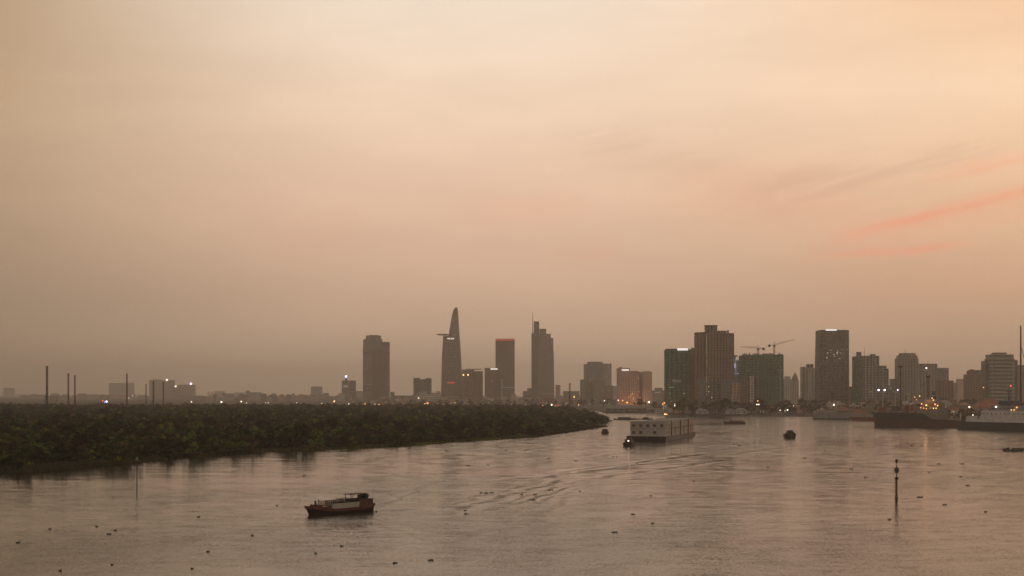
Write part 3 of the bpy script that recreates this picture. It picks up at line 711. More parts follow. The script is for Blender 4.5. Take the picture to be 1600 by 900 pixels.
b.pole(832.3, 488, 521.3, 1.1); b.front = (b.lx(848), -22.2, 60, 0, 200, 44); b.sign(845, 865, 614.5, 615.8, 'pale_wall', 'podium_band'); b.lit(7, ('window_dim',), xr=(-.3, .3))
b = Bld('apartment_block', 'low stepped block at the foot of the stepped spire tower', 4000, 822); b.block(817, 824, 611, 'conc'); b.block(824, 831, 606.5, 'conc', yo=3)
b = Bld('apartment_tower', 'narrow pinkish tower just beyond the stepped spire tower', 4500, 871.5); b.block(868, 875.5, 601.5, 'pink')
b = Bld('office_block', 'low pale block with a yellow glowing sign', 4000, 893); b.block(880, 905, 611, 'conc'); b.front = (0, -14.5, 30, 0, 40, 20); b.sign(896, 899, 619, 621.5, 'lamp_yellow', 'sign'); b.sign(899.6, 902.6, 619, 621.5, 'lamp_yellow', 'sign')
b = Bld('office_tower', 'pale grey tower pair rising behind the brown front block', 4000, 933); b.block(918, 941, 565.3, 'blue', depth=30); b.block(912, 918, 569, 'pale', yo=2); b.block(941, 955.5, 568, 'pale', yo=5); b.pole(953.8, 565, 568, .4)
b = Bld('apartment_tower', 'front block of grey and pale columns below the pale tower pair', 3600, 931); b.block(906.5, 914, 593, 'grey'); b.block(914, 926, 596, 'grid', yo=2); b.block(926, 944, 594, 'conc', yo=1); b.block(944, 957.5, 602, 'brown', yo=-2); b.lit(3, ('window_dim',)); b.block(921, 925, 591, 'white', yo=7, depth=8)
b = Bld('apartment_block', 'slim pale block with a bluish light, beside the orange lit hotel', 3500, 963.5); b.block(958, 969, 603, 'white'); b.sign(957.5, 961, 600, 602.5, 'sign_blue', 'sign')
b = Bld('hotel_building', 'broad pink hotel of uneven wings, floodlit orange at its foot', 3300, 990)
b.block(964, 983.5, 575, 'pink', depth=26); f0 = b.front; b.block(983.6, 996.8, 579.5, 'pink', yo=4, depth=26); b.block(997, 1017.8, 581, 'pink', yo=-3, depth=26); b.block(982, 1003, 585, 'pink', yo=-8, depth=16)
b.front = f0; b.sign(970.8, 982, 577, 579.3, 'sign_white', 'sign', -0.3); b.box('roof_box', 967, 972, 573.5, 575.2, 'pink_wall', 8); b.box('roof_box', 1004, 1015, 580, 581.2, 'pink_wall', 8)
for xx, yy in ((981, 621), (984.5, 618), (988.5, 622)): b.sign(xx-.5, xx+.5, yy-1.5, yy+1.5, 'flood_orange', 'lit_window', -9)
b.front = (f0[0]+20, f0[1]-8, 40, 0, 60, 20); b.lit(5, ('window_warm', 'window_dim'))
b = Bld('apartment_block', 'faint low building with a pale lit band before the green glass tower', 3600, 1028); b.block(1019, 1038, 610, 'conc'); b.sign(1023, 1031, 612.5, 614, 'window_dim', 'window_band'); b.block(1023, 1035, 606, 'grey', ybot=610, depth=12)

# --- right cluster (about two kilometres away)
b = Bld('office_tower', 'dark green glass tower with a bright white rooftop sign', 2080, 1058); b.block(1039.5, 1076, 546.5, 'greeng', depth=30); b.block(1041, 1075, 545.2, 'greeng', ybot=546.5, depth=26, parapet=.5)
b.front = (0, -15, 32, 0, 85, 30); b.sign(1056.5, 1073, 544.6, 548.0, 'sign_white', 'sign', -.2); b.sign(1048, 1063, 594.3, 594.9, 'window_dim', 'window_band'); b.sign(1050, 1062, 596.5, 597, 'window_dim', 'window_band'); b.sign(1044, 1050, 605, 605.6, 'lamp_green', 'window_band')
for xx, yy in ((1045, 615), (1047, 627), (1049.5, 627.5), (1067, 615), (1054, 631), (1054.5, 634)): b.sign(xx-.6, xx+.6, yy-.6, yy+.6, 'lamp_green' if yy < 632 and xx < 1048 else 'window_warm', 'lit_window')
b = Bld('apartment_tower', 'brown shoulder block between the green glass tower and the tall gridded tower', 2120, 1082); b.block(1076.3, 1086, 546, 'brown'); b.block(1080, 1086, 543.5, 'brown', ybot=546, depth=6); b.block(1076.5, 1096, 556, 'brown', yo=9)
b = Bld('apartment_tower', 'tall brown concrete grid tower with a square roof box and a column of small lights', 2050, 1115)
b.block(1086.4, 1101.6, 519.5, 'brown', depth=24); b.block(1101.8, 1144.2, 521.3, 'brown', yo=-2, depth=30); f0 = b.front
b.block(1102, 1119.5, 509, 'grid', ybot=521.3, depth=16); b.block(1119.8, 1134, 517, 'grid', ybot=521.3, depth=14); b.box('vent_stack', 1136, 1138.6, 516, 521.6, 'dark_concrete', 3)
b.box('roof_slab', 1101, 1120.2, 508.3, 509, 'dark_concrete', 18); b.front = f0
for k in range(34):
    yy = 523+k*2.85
    if k not in (13, 19, 20, 22, 27): b.sign(1101, 1102, yy, yy+.8, 'window_warm', 'stair_lamp', -.2)
b.block(1087.5, 1100, 592, 'blue', yo=-8, depth=14, name='podium'); b.block(1104, 1122, 590, 'grid', yo=-12, depth=14, name='podium'); b.block(1123.5, 1144.6, 594, 'blue', yo=-14, depth=14, name='podium')
b.front = (b.lx(1115), -19.4, 40, 0, 30, 20)
for xx, yy in ((1109, 621), (1104.5, 612), (1104.5, 604)): b.sign(xx-.6, xx+.6, yy-1, yy+1, 'window_warm', 'lit_window')
b = Bld('office_tower', 'narrow building outlined by white glowing frames beside the tall gridded tower', 2300, 1150.5); b.block(1144.5, 1157, 562, 'blue'); b.box('roof_slab', 1145.5, 1152, 555, 557, 'dark_concrete', 6); b.box('roof_post', 1147, 1149.5, 557, 562.2, 'dark_concrete', 3)
for (a0, a1, c0, c1) in ((1155.2, 1156.4, 562, 589), (1145, 1156, 562, 563), (1145, 1156, 583.5, 584.3), (1145, 1149, 568, 575), (1148.6, 1149.2, 564, 582)): b.sign(a0, a1, c0, c1, 'sign_blue', 'light_frame', -.2 if a1-a0 < 2 else 0)
b = Bld('apartment_block', 'pinkish low block at the foot of the tall gridded tower', 2000, 1150.5); b.block(1145.5, 1156, 598, 'pink', yo=3); b.block(1143, 1162, 618, 'pale', yo=-6, depth=12)
b = Bld('construction_tower', 'broad building wrapped in green scaffold netting with a ragged top', 2150, 1189); b.block(1157.3, 1221, 555.5, 'net', depth=34)
mbt = MB(); 
for k in range(26):
    x_ = b.lx(1158.5+k*2.42); h_ = random.uniform(.8, 3.2); mbt.box(x_-.9, x_+.9, -16.6, -15.6, b.lz(555.5)-.5, b.lz(555.5)+h_)
ob = mbt.build('scaffold_post', ['green_net'], b.root); ob['kind'] = 'stuff'
for k in range(13): b.sign(1215.2, 1216.4, 573+k*4.4, 574.2+k*4.4, 'window_dim', 'work_light')
b.sign(1162, 1169, 578, 581, 'metal_roof', 'hoist_deck', -1.2); b.sign(1212, 1219, 577.5, 580.5, 'metal_roof', 'hoist_deck', -1.2)
b = Bld('apartment_tower', 'brown block with pale vertical stripes before the green netted building', 1980, 1170.5); b.block(1157.5, 1171, 590, 'brown'); b.block(1171.2, 1176.5, 587.5, 'white', yo=-2); b.block(1176.7, 1184, 589, 'brown', yo=1)
def crane(px, D, ytop, ybase, jib, cj, label, tip_up=0.0):
    r_ = empty('tower_crane', (X(px, D), D, Z(ybase, D)), 0, label, 'crane', 'tower cranes on the netted building')
    hz_ = Z(ytop, D)-Z(ybase, D); Ls = (jib-px)/F*D; Cs = (cj-px)/F*D; a = MB(); w_ = 0.9
    zj = hz_*0.72
    for sx in (-w_, w_):
        for sy in (-w_, w_): a.tube((sx, sy, 0), (sx, sy, zj), .22, n=4)
    for k in range(5):
        z0 = zj*k/5; z1 = zj*(k+1)/5
        a.tube((-w_, -w_, z0), (w_, -w_, z1), .14, n=4); a.tube((w_, w_, z0), (-w_, w_, z1), .14, n=4)
        a.tube((-w_, w_, z0), (-w_, -w_, z1), .14, n=4)
    a.build('mast', ['crane_red'], r_)
    a = MB(); e = Vector((Ls, 0, zj+tip_up)); o_ = Vector((0, 0, zj))
    for off in ((0, -.8, 0), (0, .8, 0), (0, 0, 1.5)): a.tube(o_+Vector(off), e+Vector(off)*0.4, .2, .12, 4)
    n = 12
    for k in range(n):
        p = o_.lerp(e, k/n); q = o_.lerp(e, (k+.5)/n); g_ = 1-.6*k/n
        a.tube(p+Vector((0, -.8*g_, 0)), q+Vector((0, 0, 1.5*g_)), .1, n=4); a.tube(q+Vector((0, 0, 1.5*g_)), p+Vector((0, .8*g_, 0)), .1, n=4)
    a.build('jib', ['crane_red'], r_)
    a = MB(); ec = Vector((Cs, 0, zj)); a.tube(o_, ec, .35, n=4); a.build('counter_jib', ['crane_red'], r_)
    MB().box(ec.x-1.6, ec.x+1.6, -1.2, 1.2, zj-2.4, zj+.9).build('counterweight', ['steel_grey'], r_)
    MB().box(-1.5, 1.5, -1.6, 1.6, zj-2.4, zj).build('cab', ['steel_grey'], r_)
    a = MB(); a.tube((0, 0, zj), (0, 0, hz_), .45, .2, 4); a.tube((0, 0, hz_), tuple(o_.lerp(e, .6)), .07, n=4); a.tube((0, 0, hz_), tuple(ec), .07, n=4); a.build('apex', ['crane_red'], r_)
crane(1184.6, 2150, 540, 555.5, 1156, 1193, 'level tower crane with its jib out over the tall gridded tower side', 2.0)
crane(1209.8, 2150, 533, 555.5, 1240, 1202, 'thicker tower crane with a slightly raised jib over the netted building corner', 7.0)
b = Bld('domed_building', 'hazy building with a pointed gable dome beyond the green netted one', 3100, 1236); b.block(1222.5, 1236, 592, 'pale'); b.block(1226, 1234, 588, 'pale', ybot=592, depth=12); b.block(1237.5, 1248, 594, 'pale', yo=3)
mb = MB(); cx, w2 = b.lx(1242.5), b.lx(1247.5)-b.lx(1242.5)
mb.loft([[(cx+w2*k*cos(a), 3+w2*k*sin(a), b.lz(594)+z_) for a in [2*pi*i/12 for i in range(12)]] for k, z_ in ((1, -.2), (.9, 4.5), (.62, 9), (.25, 13), (.03, 16.5))]); mb.build('dome', ['dark_concrete'], b.root)
b = Bld('apartment_tower', 'pale striped tower with a rooftop box, beside the slanted dark tower', 2350, 1263); b.block(1251.3, 1258, 573, 'pale', yo=1); b.block(1258, 1275, 575, 'pale'); b.block(1260.5, 1270, 569, 'grid', ybot=575, depth=10)
b.front = (0, -8.9, 20, 0, 60, 15); b.sign(1262.5, 1264.5, 581, 612, 'white_wall', 'stair_strip', -.2); b.lit(1, ('window_warm',))
b = Bld('office_tower', 'dark tower with one slanted side and a bright white strip on its roof edge', 2200, 1299)
wd = 45/F*2200
b.block(1276.5, 1321.8, 516.8, 'glass', depth=34, cs=[(-wd/2-1, -17), (wd/2+1, -17), (wd/2+1, 17), (-wd/2-1, 17)], taper=lambda t_: (1.0-0.055*t_, 1.0, 1.0*t_, 0)); f0 = b.front; b.block(1279.5, 1320.5, 516, 'glass', ybot=516.8, depth=28, parapet=.3); b.front = f0
b.sign(1286.5, 1303.5, 515.2, 517.4, 'sign_white', 'roof_sign', .2); b.lit(26, ('window_warm', 'window_dim', 'window_dim'), zr=(.62, .76), xr=(-.3, .45), w_=1.3, h_=.9)
b.block(1287, 1322, 604, 'glass', yo=-10, depth=16, name='podium')
b = Bld('apartment_block', 'dark low block between the slanted dark tower and the stepped antenna tower', 2300, 1329); b.block(1323, 1334.5, 604, 'brown')
b = Bld('office_tower', 'greenish grey tower with two roof boxes, a thin antenna and a stepped wing', 2150, 1360)
b.block(1334.3, 1345, 557, 'greeng', depth=24); b.block(1345, 1371.2, 556, 'grey', yo=2, depth=24); f0 = b.front; b.block(1338.8, 1345, 550, 'grid', ybot=557, depth=8); b.block(1360, 1367, 553.3, 'grid', ybot=556, depth=8); b.pole(1350.6, 541.5, 556.2, .3)
b.block(1371.4, 1382, 571.5, 'grey', yo=-2, depth=20); b.block(1382, 1386.4, 576, 'grey', yo=1, depth=18); b.front = f0; b.lit(3, ('window_dim',))
b = Bld('apartment_tower', 'tower with rounded shoulders and low stepped wings on its lower side', 2300, 1413)
b.block(1400, 1433, 560, 'grey', ch=5, depth=26); b.block(1402, 1432, 555.5, 'grey', ybot=560, ch=6, depth=24); b.block(1405, 1430, 551.8, 'grey', ybot=555.5, ch=7, depth=20); b.pole(1415, 545, 552, .3)
b.block(1392.5, 1400, 592, 'conc', yo=3, depth=16); b.block(1389.5, 1393, 602, 'conc', yo=4, depth=14); b.lit(2, ('window_dim',))
b = Bld('office_tower', 'wide grey tower with a lower white topped wing behind the cargo ship', 2500, 1457); b.block(1433.2, 1461, 568.5, 'grey', depth=26); f0 = b.front; b.block(1461, 1480, 575, 'conc', yo=3, depth=24); b.pole(1450, 563, 568.6, .3); b.front = f0; b.sign(1443, 1445, 574.5, 576.5, 'lamp_white', 'facade_lamp'); b.sign(1462, 1479, 577, 580, 'blue_glass', 'window_band', 3)
b = Bld('apartment_block', 'plain brown block in front of the white topped wing', 2200, 1475); b.block(1463.5, 1487.2, 594.5, 'brown', depth=18)
b = Bld('apartment_block', 'small hazy pale block in the gap of the skyline', 3600, 1502); b.block(1495, 1508, 592, 'pink'); b.block(1488, 1495, 598, 'conc', yo=3)
b = Bld('apartment_tower', 'brown tower with a peaked roof beside the dark banded tower', 2350, 1525); b.block(1508.5, 1537, 585, 'brown', depth=22); b.block(1512, 1524, 580, 'brown', ybot=585, depth=12); b.block(1527, 1541, 578, 'conc', yo=8, depth=12)
mb = MB(); x0_, x1_, zz = b.lx(1511.5), b.lx(1524.5), b.lz(580); mb.add([(x0_, -6.3, zz), (x1_, -6.3, zz), (x1_, 6.3, zz), (x0_, 6.3, zz), ((x0_+x1_)/2, -6.3, zz+3), ((x0_+x1_)/2, 6.3, zz+3)], [(0, 1, 4), (2, 3, 5), (1, 2, 5, 4), (3, 0, 4, 5), (3, 2, 1, 0)]); mb.build('roof', ['rust_roof'], b.root)
b = Bld('office_tower', 'dark banded tower with a narrower crown and long horizontal windows', 2100, 1562)
STY['band'] = ('grey_wall', 'green_glass', 5.2, 30, 0.03, 0.42)
b.block(1541.8, 1582, 561, 'band', ch=3, depth=26); f0 = b.front; b.block(1542.5, 1581, 554, 'band', ybot=561, ch=4, depth=24); b.block(1551, 1571, 551, 'grey', ybot=554, ch=3, depth=18); b.block(1537, 1541.5, 564, 'grid', yo=3, depth=18); b.block(1582.3, 1588, 562.5, 'grid', yo=3, depth=18)
b = Bld('apartment_tower', 'pale hazy tower partly hidden by the dark banded tower', 2600, 1596); b.block(1587, 1606, 570.5, 'conc')
b = Bld('apartment_tower', 'brown tower at the end of the skyline beside the tall ship mast', 2400, 1618); b.block(1608, 1634, 566, 'brown')

# --- low houses and blocks filling the far shore
MAJ = [(t_[0], t_[1]) for t_ in TOWERS]
LAND = [(190,'the twin slab behind the slim mast'),(255,'the stepped hazy slab'),(300,'the one light slab'),(345,'the faint hazy blocks'),(396,'the bluish block'),(440,'the long grey block'),(494,'the pale flat tower'),(545,'the dark square tower'),(588,'the rounded tower'),(660,'the twin dark towers'),(706,'the spire tower with the helipad'),(745,'the ribbed building with yellow lamps'),(789,'the red crowned tower'),(848,'the stepped tower with a spire'),(893,'the yellow sign block'),(933,'the pale tower pair'),(990,'the pink hotel'),(1058,'the green glass tower'),(1115,'the tall gridded tower'),(1189,'the green netted building'),(1240,'the domed building'),(1299,'the slanted dark tower'),(1360,'the antenna tower'),(1413,'the round shouldered tower'),(1457,'the wide grey tower'),(1502,'the skyline gap'),(1562,'the dark banded tower'),(1620,'the end of the skyline')]
def near(px): return min(LAND, key=lambda q: abs(q[0]-px))[1]
used = {}
CN = {'white_wall': 'white', 'pale_wall': 'cream', 'pink_wall': 'pinkish', 'concrete': 'grey', 'brown_wall': 'brown', 'dark_concrete': 'dark', 'green_net': 'greenish'}
def house(px, D, wpx, hgt, wall, roof, k):
    w_ = wpx/F*D; d = random.uniform(8, 14); flat = roof is None
    adj = 'wide' if wpx > 13 else ('slim' if wpx < 7 else 'compact')
    tall = 'low' if hgt < 11 else ('mid-rise' if hgt < 19 else 'taller')
    rf = 'flat roof' if flat else ('red roof' if roof == 'red_roof' else ('grey roof' if roof == 'metal_roof' else 'rusty roof'))
    pos = 'below' if abs(min(LAND, key=lambda q: abs(q[0]-px))[0]-px) < 9 else ('just before' if px < min(LAND, key=lambda q: abs(q[0]-px))[0] else 'just past')
    lab = f'{adj} {tall} {CN[wall]} house with {rf} {pos} {near(px)}'
    r_ = empty('low_house', (X(px, D), D, BASE), R(random.uniform(-25, 25)), lab, 'house', 'low houses along the far shore')
    h_ = hgt if flat else hgt*0.75
    facade('wall', r_, rect(w_, d), 0, h_, 3.4, 3.4, [wall, 'glass'], .28, .42)
    if flat:
        MB().box(-w_*.25, w_*.1, -d*.2, d*.25, h_-.05, h_+2.2).build('roof_box', [wall], r_)
    else:
        e = .6; MB().add([(-w_/2-e,-d/2-e,h_+.01),(w_/2+e,-d/2-e,h_+.01),(w_/2+e,d/2+e,h_+.01),(-w_/2-e,d/2+e,h_+.01),(-w_*.3,0,hgt+.6),(w_*.3,0,hgt+.6)],
                 [(3,2,1,0),(0,1,5,4),(1,2,5),(2,3,4,5),(3,0,4)]).build('roof', [roof], r_)
    if k % 4 == 0:
        MB().box(-.9, .9, -.3, .05, -.8, .8).build('lit_window', ['window_warm'], r_, (random.uniform(-.3, .3)*w_, -d/2-.03, h_*random.uniform(.35, .8)))
hk = 0
for row, (xa, xb, D0, D1, h0, h1, st) in enumerate([(318, 560, 4600, 5600, 12, 26, 9.0), (556, 960, 3000, 3500, 6, 12, 8.5), (600, 960, 3550, 3800, 10, 24, 12.0), (40, 320, 6500, 8500, 14, 26, 17.0),
                                           (1018, 1280, 1870, 1960, 5, 10, 12.0), (1225, 1620, 1760, 2050, 7, 17, 12.5), (1285, 1620, 1620, 1720, 5, 10, 17)]):
    x = xa
    while x < xb:
        D = random.uniform(D0, D1); wp = random.uniform(.55, 1.25)*st
        house(x, D, wp, random.uniform(h0, h1), random.choice(['white_wall', 'pale_wall', 'pink_wall', 'concrete', 'brown_wall', 'concrete', 'pale_wall', 'dark_concrete']),
              random.choice([None, None, None, 'red_roof', 'metal_roof', 'rust_roof']), hk)
        hk += 1; x += wp*random.uniform(.8, 1.3)

# --- wharf sheds
def shed(name, x0, x1, yb, D, hgt, roof, wall, label, hip=6.0, depth=24, lit=None):
    w_ = (x1-x0)/F*D; r_ = empty(name, (X((x0+x1)/2, D), D, BASE), 0, label, 'shed')
    e = 1.0; h_ = hgt*.5
    facade('wall', r_, rect(w_, depth), 0, h_, 5, 8, [wall, 'glass'], .35, .4)
    MB().add([(-w_/2-e,-depth/2-e,h_+.01),(w_/2+e,-depth/2-e,h_+.01),(w_/2+e,depth/2+e,h_+.01),(-w_/2-e,depth/2+e,h_+.01),(-w_/2+hip,0,hgt),(w_/2-hip,0,hgt)], [(3,2,1,0),(0,1,5,4),(1,2,5),(2,3,4,5),(3,0,4)]).build('roof', [roof], r_)
    if lit:
        for k in range(lit): MB().ball((0, 0, 0), .8, n=6, k=4).build('flood_lamp', ['lamp_orange'], r_, (-w_/2+w_*(k+.5)/lit, -depth/2-1.6, hgt+1.0))
    return r_
shed('wharf_shed', 946, 1022, 646, 2075, 8.5, 'metal_roof', 'dark_concrete', 'long pale roofed wharf shed below the pink hotel')
shed('wharf_shed', 1024, 1050, 646, 2050, 8.5, 'flood' if False else 'rust_roof', 'brown_wall', 'short orange lit wharf shed before the green glass tower')
shed('warehouse', 1521, 1568, 625, 1560, 19, 'red_roof', 'pale_wall', 'big red hipped roof warehouse behind the white ship', 10, 30)
shed('warehouse', 1478, 1522, 628, 1640, 12, 'rust_roof', 'brown_wall', 'long rusty roofed warehouse beside the big red hipped roof')
shed('warehouse', 1570, 1640, 628, 1600, 12, 'red_roof', 'pale_wall', 'red roofed warehouse beyond the big hipped roof, behind the blue ship')
shed('warehouse', 1404, 1440, 628, 1620, 12, 'rust_roof', 'pink_wall', 'pinkish warehouse behind the cargo ship deck cranes')
shed('warehouse', 1285, 1330, 636, 1660, 8, 'rust_roof', 'pale_wall', 'low warehouse with a rusty roof behind the grey moored ship', 4, 20)
shed('warehouse', 1330, 1350, 640, 1640, 7, 'red_roof', 'brown_wall', 'small red roofed warehouse at the end of the grey moored ship', 3, 16)
for k, (x0, x1, yb, hh) in enumerate([(1088, 1106, 643, 6), (1134, 1147, 640, 6.5), (1149, 1166, 641, 7)]):
    shed('boathouse', x0, x1, yb, 1830, hh, 'metal_roof', 'white_wall', ['pale boathouse at the foot of the tall gridded tower', 'pale boathouse under the tree clump below the pinkish block', 'second pale boathouse, next to the reddish river lighter'][k], 3, 12)

# --- trees along the far bank
bcr = [crown_mesh('crown', 300+k, 6.2, 5.8, 8.5, 3.2, 22, 26, 0.75, [['leaf_dark','leaf_dark','leaf_mid'], ['leaf_mid','leaf_dark','leaf_brown'], ['leaf_dark','leaf_brown','leaf_mid']][k]) for k in range(3)]
btr = [trunk_mesh('trunk', 30+k, 7.5, .4, 5, 2.8) for k in range(3)]
bp = []
def bank_tree(px, D, s, lab):
    k = len(bp) % 3
    loc = (X(px, D), D, BASE); rz = random.uniform(0, 6.28); s3 = (s*random.uniform(.9, 1.15),)*2+(s,)
    if len(bp) < 3:
        t_ = empty('broadleaf_tree', loc, rz, lab, 'tree', 'broadleaf trees on the city shore'); t_.scale = s3
        for nm, me in (('crown', bcr[k]), ('trunk', btr[k])):
            c = bpy.data.objects.new(nm, me); C.objects.link(c); c.parent = t_
        bp.append(t_)
    else: bp.append(copy_tree(bp[random.randrange(3)], loc, rz, s3, lab))
bank_tree(1000.5, 2300, 1.5, 'large round dark tree standing before the pink hotel')
def lab_tree(px): return f'dark leafy tree on the city shore near {near(px)}'
for x in np.arange(1055, 1275, 6.2): bank_tree(float(x+random.uniform(-2, 2)), random.uniform(1830, 1960), random.uniform(.9, 1.6), lab_tree(x))
for x in np.arange(1270, 1400, 8): bank_tree(float(x+random.uniform(-2, 2)), random.uniform(1760, 1900), random.uniform(.7, 1.2), lab_tree(x))
for x in np.arange(1425, 1600, 6.5): bank_tree(float(x+random.uniform(-2, 2)), random.uniform(1420, 1520) if x > 1478 else random.uniform(1800, 1900), random.uniform(.5, .85) if x > 1478 else random.uniform(.7, 1.2), lab_tree(x))
for x in np.arange(1380, 1560, 11): bank_tree(float(x+random.uniform(-3, 3)), random.uniform(2050, 2150), random.uniform(1.0, 1.5), lab_tree(x))
for x in np.arange(640, 960, 12): bank_tree(float(x+random.uniform(-4, 4)), random.uniform(2950, 3150), random.uniform(.7, 1.2), lab_tree(x))
for x in np.arange(1015, 1060, 8): bank_tree(float(x+random.uniform(-3, 3)), random.uniform(2150, 2300), random.uniform(.8, 1.1), lab_tree(x))

# --- lamps along the far shore
def lamp(px, py, D, m, r_, kind):
    nm = {'lamp_white': 'white', 'lamp_violet': 'bright bluish white', 'lamp_orange': 'orange', 'lamp_yellow': 'yellow', 'lamp_red': 'red', 'lamp_blue': 'blue'}[m]
    z = Z(py, D)-BASE
    lab = f'{nm} glowing {"floodlight mast" if r_ > 1.2 else "street lamp"} near {near(px)}'
    o = empty('street_lamp' if r_ <= 1.2 else 'floodlight_mast', (X(px, D), D, BASE), 0, lab, 'lamp', 'lamps along the far shore')
    MB().tube((0, 0, 0), (0, 0, max(z, .5)), .18, .1, 5).build('pole', ['steel_grey'], o)
    MB().ball((0, -.2, max(z, .5)), r_, n=8, k=5).build('lamp_head', [m], o)
L = [(160.5,626,4200,'lamp_red',1.6),(163.5,628,4200,'lamp_blue',1.4),(166.5,627.5,4200,'lamp_violet',2.6),(299,628.5,4300,'lamp_white',2.0),(201,622,4300,'lamp_white',.9),(207,618,4300,'lamp_white',.9),
     (346,628,3900,'lamp_white',2.2),(377,627.5,3900,'lamp_white',1.6),(385,630,3900,'lamp_white',1.0),(415,630.5,3900,'lamp_orange',1.2),(419,630,3900,'lamp_white',1.0),(464,630.5,3900,'lamp_white',1.3),(503,631,3700,'lamp_white',.9),(522,627.5,3700,'lamp_orange',1.9),(522.6,626.5,3700,'lamp_white',1.0),(545,631,3500,'lamp_white',.9),(553.2,628.3,3500,'lamp_white',1.6)]
for x in (566,571,576,585,590,593,596,600,604,607,612,617,621,625,630,633,636,640): L.append((x+random.uniform(-1.5,1.5), random.uniform(630.5,634.5), 3100, random.choice(['lamp_orange','lamp_yellow','lamp_white','lamp_orange']), random.uniform(.6,1.15)))
L += [(597,632,3100,'lamp_yellow',1.5),(654,622,3050,'lamp_white',1.0),(668,630,3050,'lamp_orange',1.7),(664,631,3050,'lamp_yellow',1.0),(660,633,3050,'lamp_white',.9),(685,631,3000,'lamp_white',.9),(694,632,3000,'lamp_white',.8),(711,629,3000,'lamp_yellow',.8),(735,632,3000,'lamp_white',.8)]
L += [(788,633,3000,'lamp_white',1.2),(799.5,632.5,3000,'lamp_white',1.3),(833,635,2950,'lamp_orange',.8),(848,634,2950,'lamp_orange',.8),(862,632.5,2950,'lamp_white',1.6),(872,633.5,2950,'lamp_red',.8),(868,634,2950,'lamp_orange',.7),(894,640,2400,'lamp_white',.8),(890,638,2400,'lamp_white',.6),(904,632.5,2600,'lamp_yellow',.8)]
L += [(944.5,626,2700,'lamp_white',.9),(966,625.5,2500,'lamp_white',.8),(973,626,2500,'lamp_orange',.9),(980,629,2400,'lamp_orange',1.2),(969.5,634,2150,'lamp_white',.8),(1014,628.3,2150,'lamp_white',1.3),(1035.5,631.5,2080,'lamp_orange',.8),(1038,629.5,2080,'lamp_orange',.9),(1054.5,634,1950,'lamp_white',.8),(1054.5,631,1950,'lamp_white',.6),(1007,633.5,2150,'lamp_orange',.7),(990,634,2150,'lamp_red',.6),(997,633.5,2150,'lamp_red',.6)]
L += [(1182.5,632,1850,'lamp_white',.7),(1185.5,632,1850,'lamp_white',.7),(1184,626.5,1850,'lamp_orange',.7),(1230.5,640.5,1780,'lamp_white',.8),(1240,634,1780,'lamp_yellow',.5),(1219,641,1780,'lamp_white',.5),(1302.8,632.5,1640,'lamp_white',.9),(1514.5,636,1330,'lamp_white',.75),(1520,648.5,1260,'lamp_white',.45),(1566,635.3,1330,'lamp_white',.8),(1536.5,605.5,1500,'lamp_orange',.5),(1579,603,1500,'lamp_red',.6)]
for a_ in L: lamp(*a_, None)

# --- masts and rigs rising behind the thicket
def rig(px, D, ytop, r_, m, label, brace=None, cross=True, name='pile_driver_mast'):
    o = empty(name, (X(px, D), D, 0.7), 0, label, 'mast', 'tall masts behind the thicket'); h = Z(ytop, D)-.7
    a = MB()
    for sx in (-r_*.5, r_*.5):
        a.tube((sx, 0, 0), (sx, 0, h), r_*.34, n=5)
    n = int(h/(r_*2.2))
    for k in range(n):
        z0 = h*k/n; z1 = h*(k+1)/n; s = 1 if k % 2 else -1
        a.tube((-s*r_*.5, 0, z0), (s*r_*.5, 0, z1), r_*.22, n=4)
    a.build('mast', [m], o)
    MB().box(-r_*.7, r_*.7, -r_*.5, r_*.5, h, h+r_*.9).build('mast_head', [m], o)
    MB().box(-3, 3, -2.5, 2.5, 0, 3.2, 0, .3, .3).build('base_machine', [m], o)
    if brace:
        bx = (brace[0]-px)/F*D; MB().tube((bx, 0, 1), (0 if brace[0] < px else 0, 0, h*brace[1]), r_*.22, r_*.16, 5).build('brace', [m], o)
rig(73.4, 1500, 574, 1.35, 'steel_green', 'tallest dark green mast with a slanting brace, first behind the thicket', (65.5, .62))
rig(106.8, 1600, 584.5, 1.1, 'steel_red', 'reddish mast with a short brace, taller of a close pair', (111.5, .45))
rig(117, 1620, 587.5, 1.0, 'steel_red', 'reddish mast without a brace, shorter of a close pair', (113, .5))
rig(198.3, 1800, 585, 1.1, 'steel_red', 'single slim brown mast before the twin hazy slab')
rig(228.2, 2000, 601, .9, 'steel_grey', 'short thin mast beside the stepped hazy slab', (231.5, .6))
rig(239.8, 1700, 597, 1.0, 'steel_green', 'dark braced mast in front of the stepped hazy slab', (233, .6))
rig(255.2, 1700, 598.5, .9, 'steel_red', 'thin reddish mast in front of the middle of the stepped hazy slab')
rig(890.3, 2600, 600, 1.6, 'steel_green', 'dark green tapering lattice mast near the yellow sign block', (893.5, .5))
# open steel shed frame behind the thicket
o = empty('steel_shed', (X(84, 2700), 2700, .7), 0, 'open pale steel frame shed with a low arched roof behind the thicket', 'shed')
w_ = 19/F*2700; z0 = Z(620.5, 2700)-.7
for k in range(5): MB().box(-w_/2+k*w_/4-.4, -w_/2+k*w_/4+.4, -4, 4, 0, z0).build('post', ['pale_wall'], o)
MB().add([(-w_/2-1,-6,z0),(w_/2+1,-6,z0),(w_/2+1,6,z0),(-w_/2-1,6,z0),(-w_/2-1,-6,z0+1.4),(w_/2+1,-6,z0+1.4),(w_/2+1,6,z0+1.4),(-w_/2-1,6,z0+1.4),(-w_/5,0,z0+3.4),(w_/5,0,z0+3.4)], [(3,2,1,0),(0,1,5,4),(1,2,6,5),(2,3,7,6),(3,0,4,7),(4,5,9,8),(5,6,9),(6,7,8,9),(7,4,8)]).build('roof', ['pale_wall'], o)

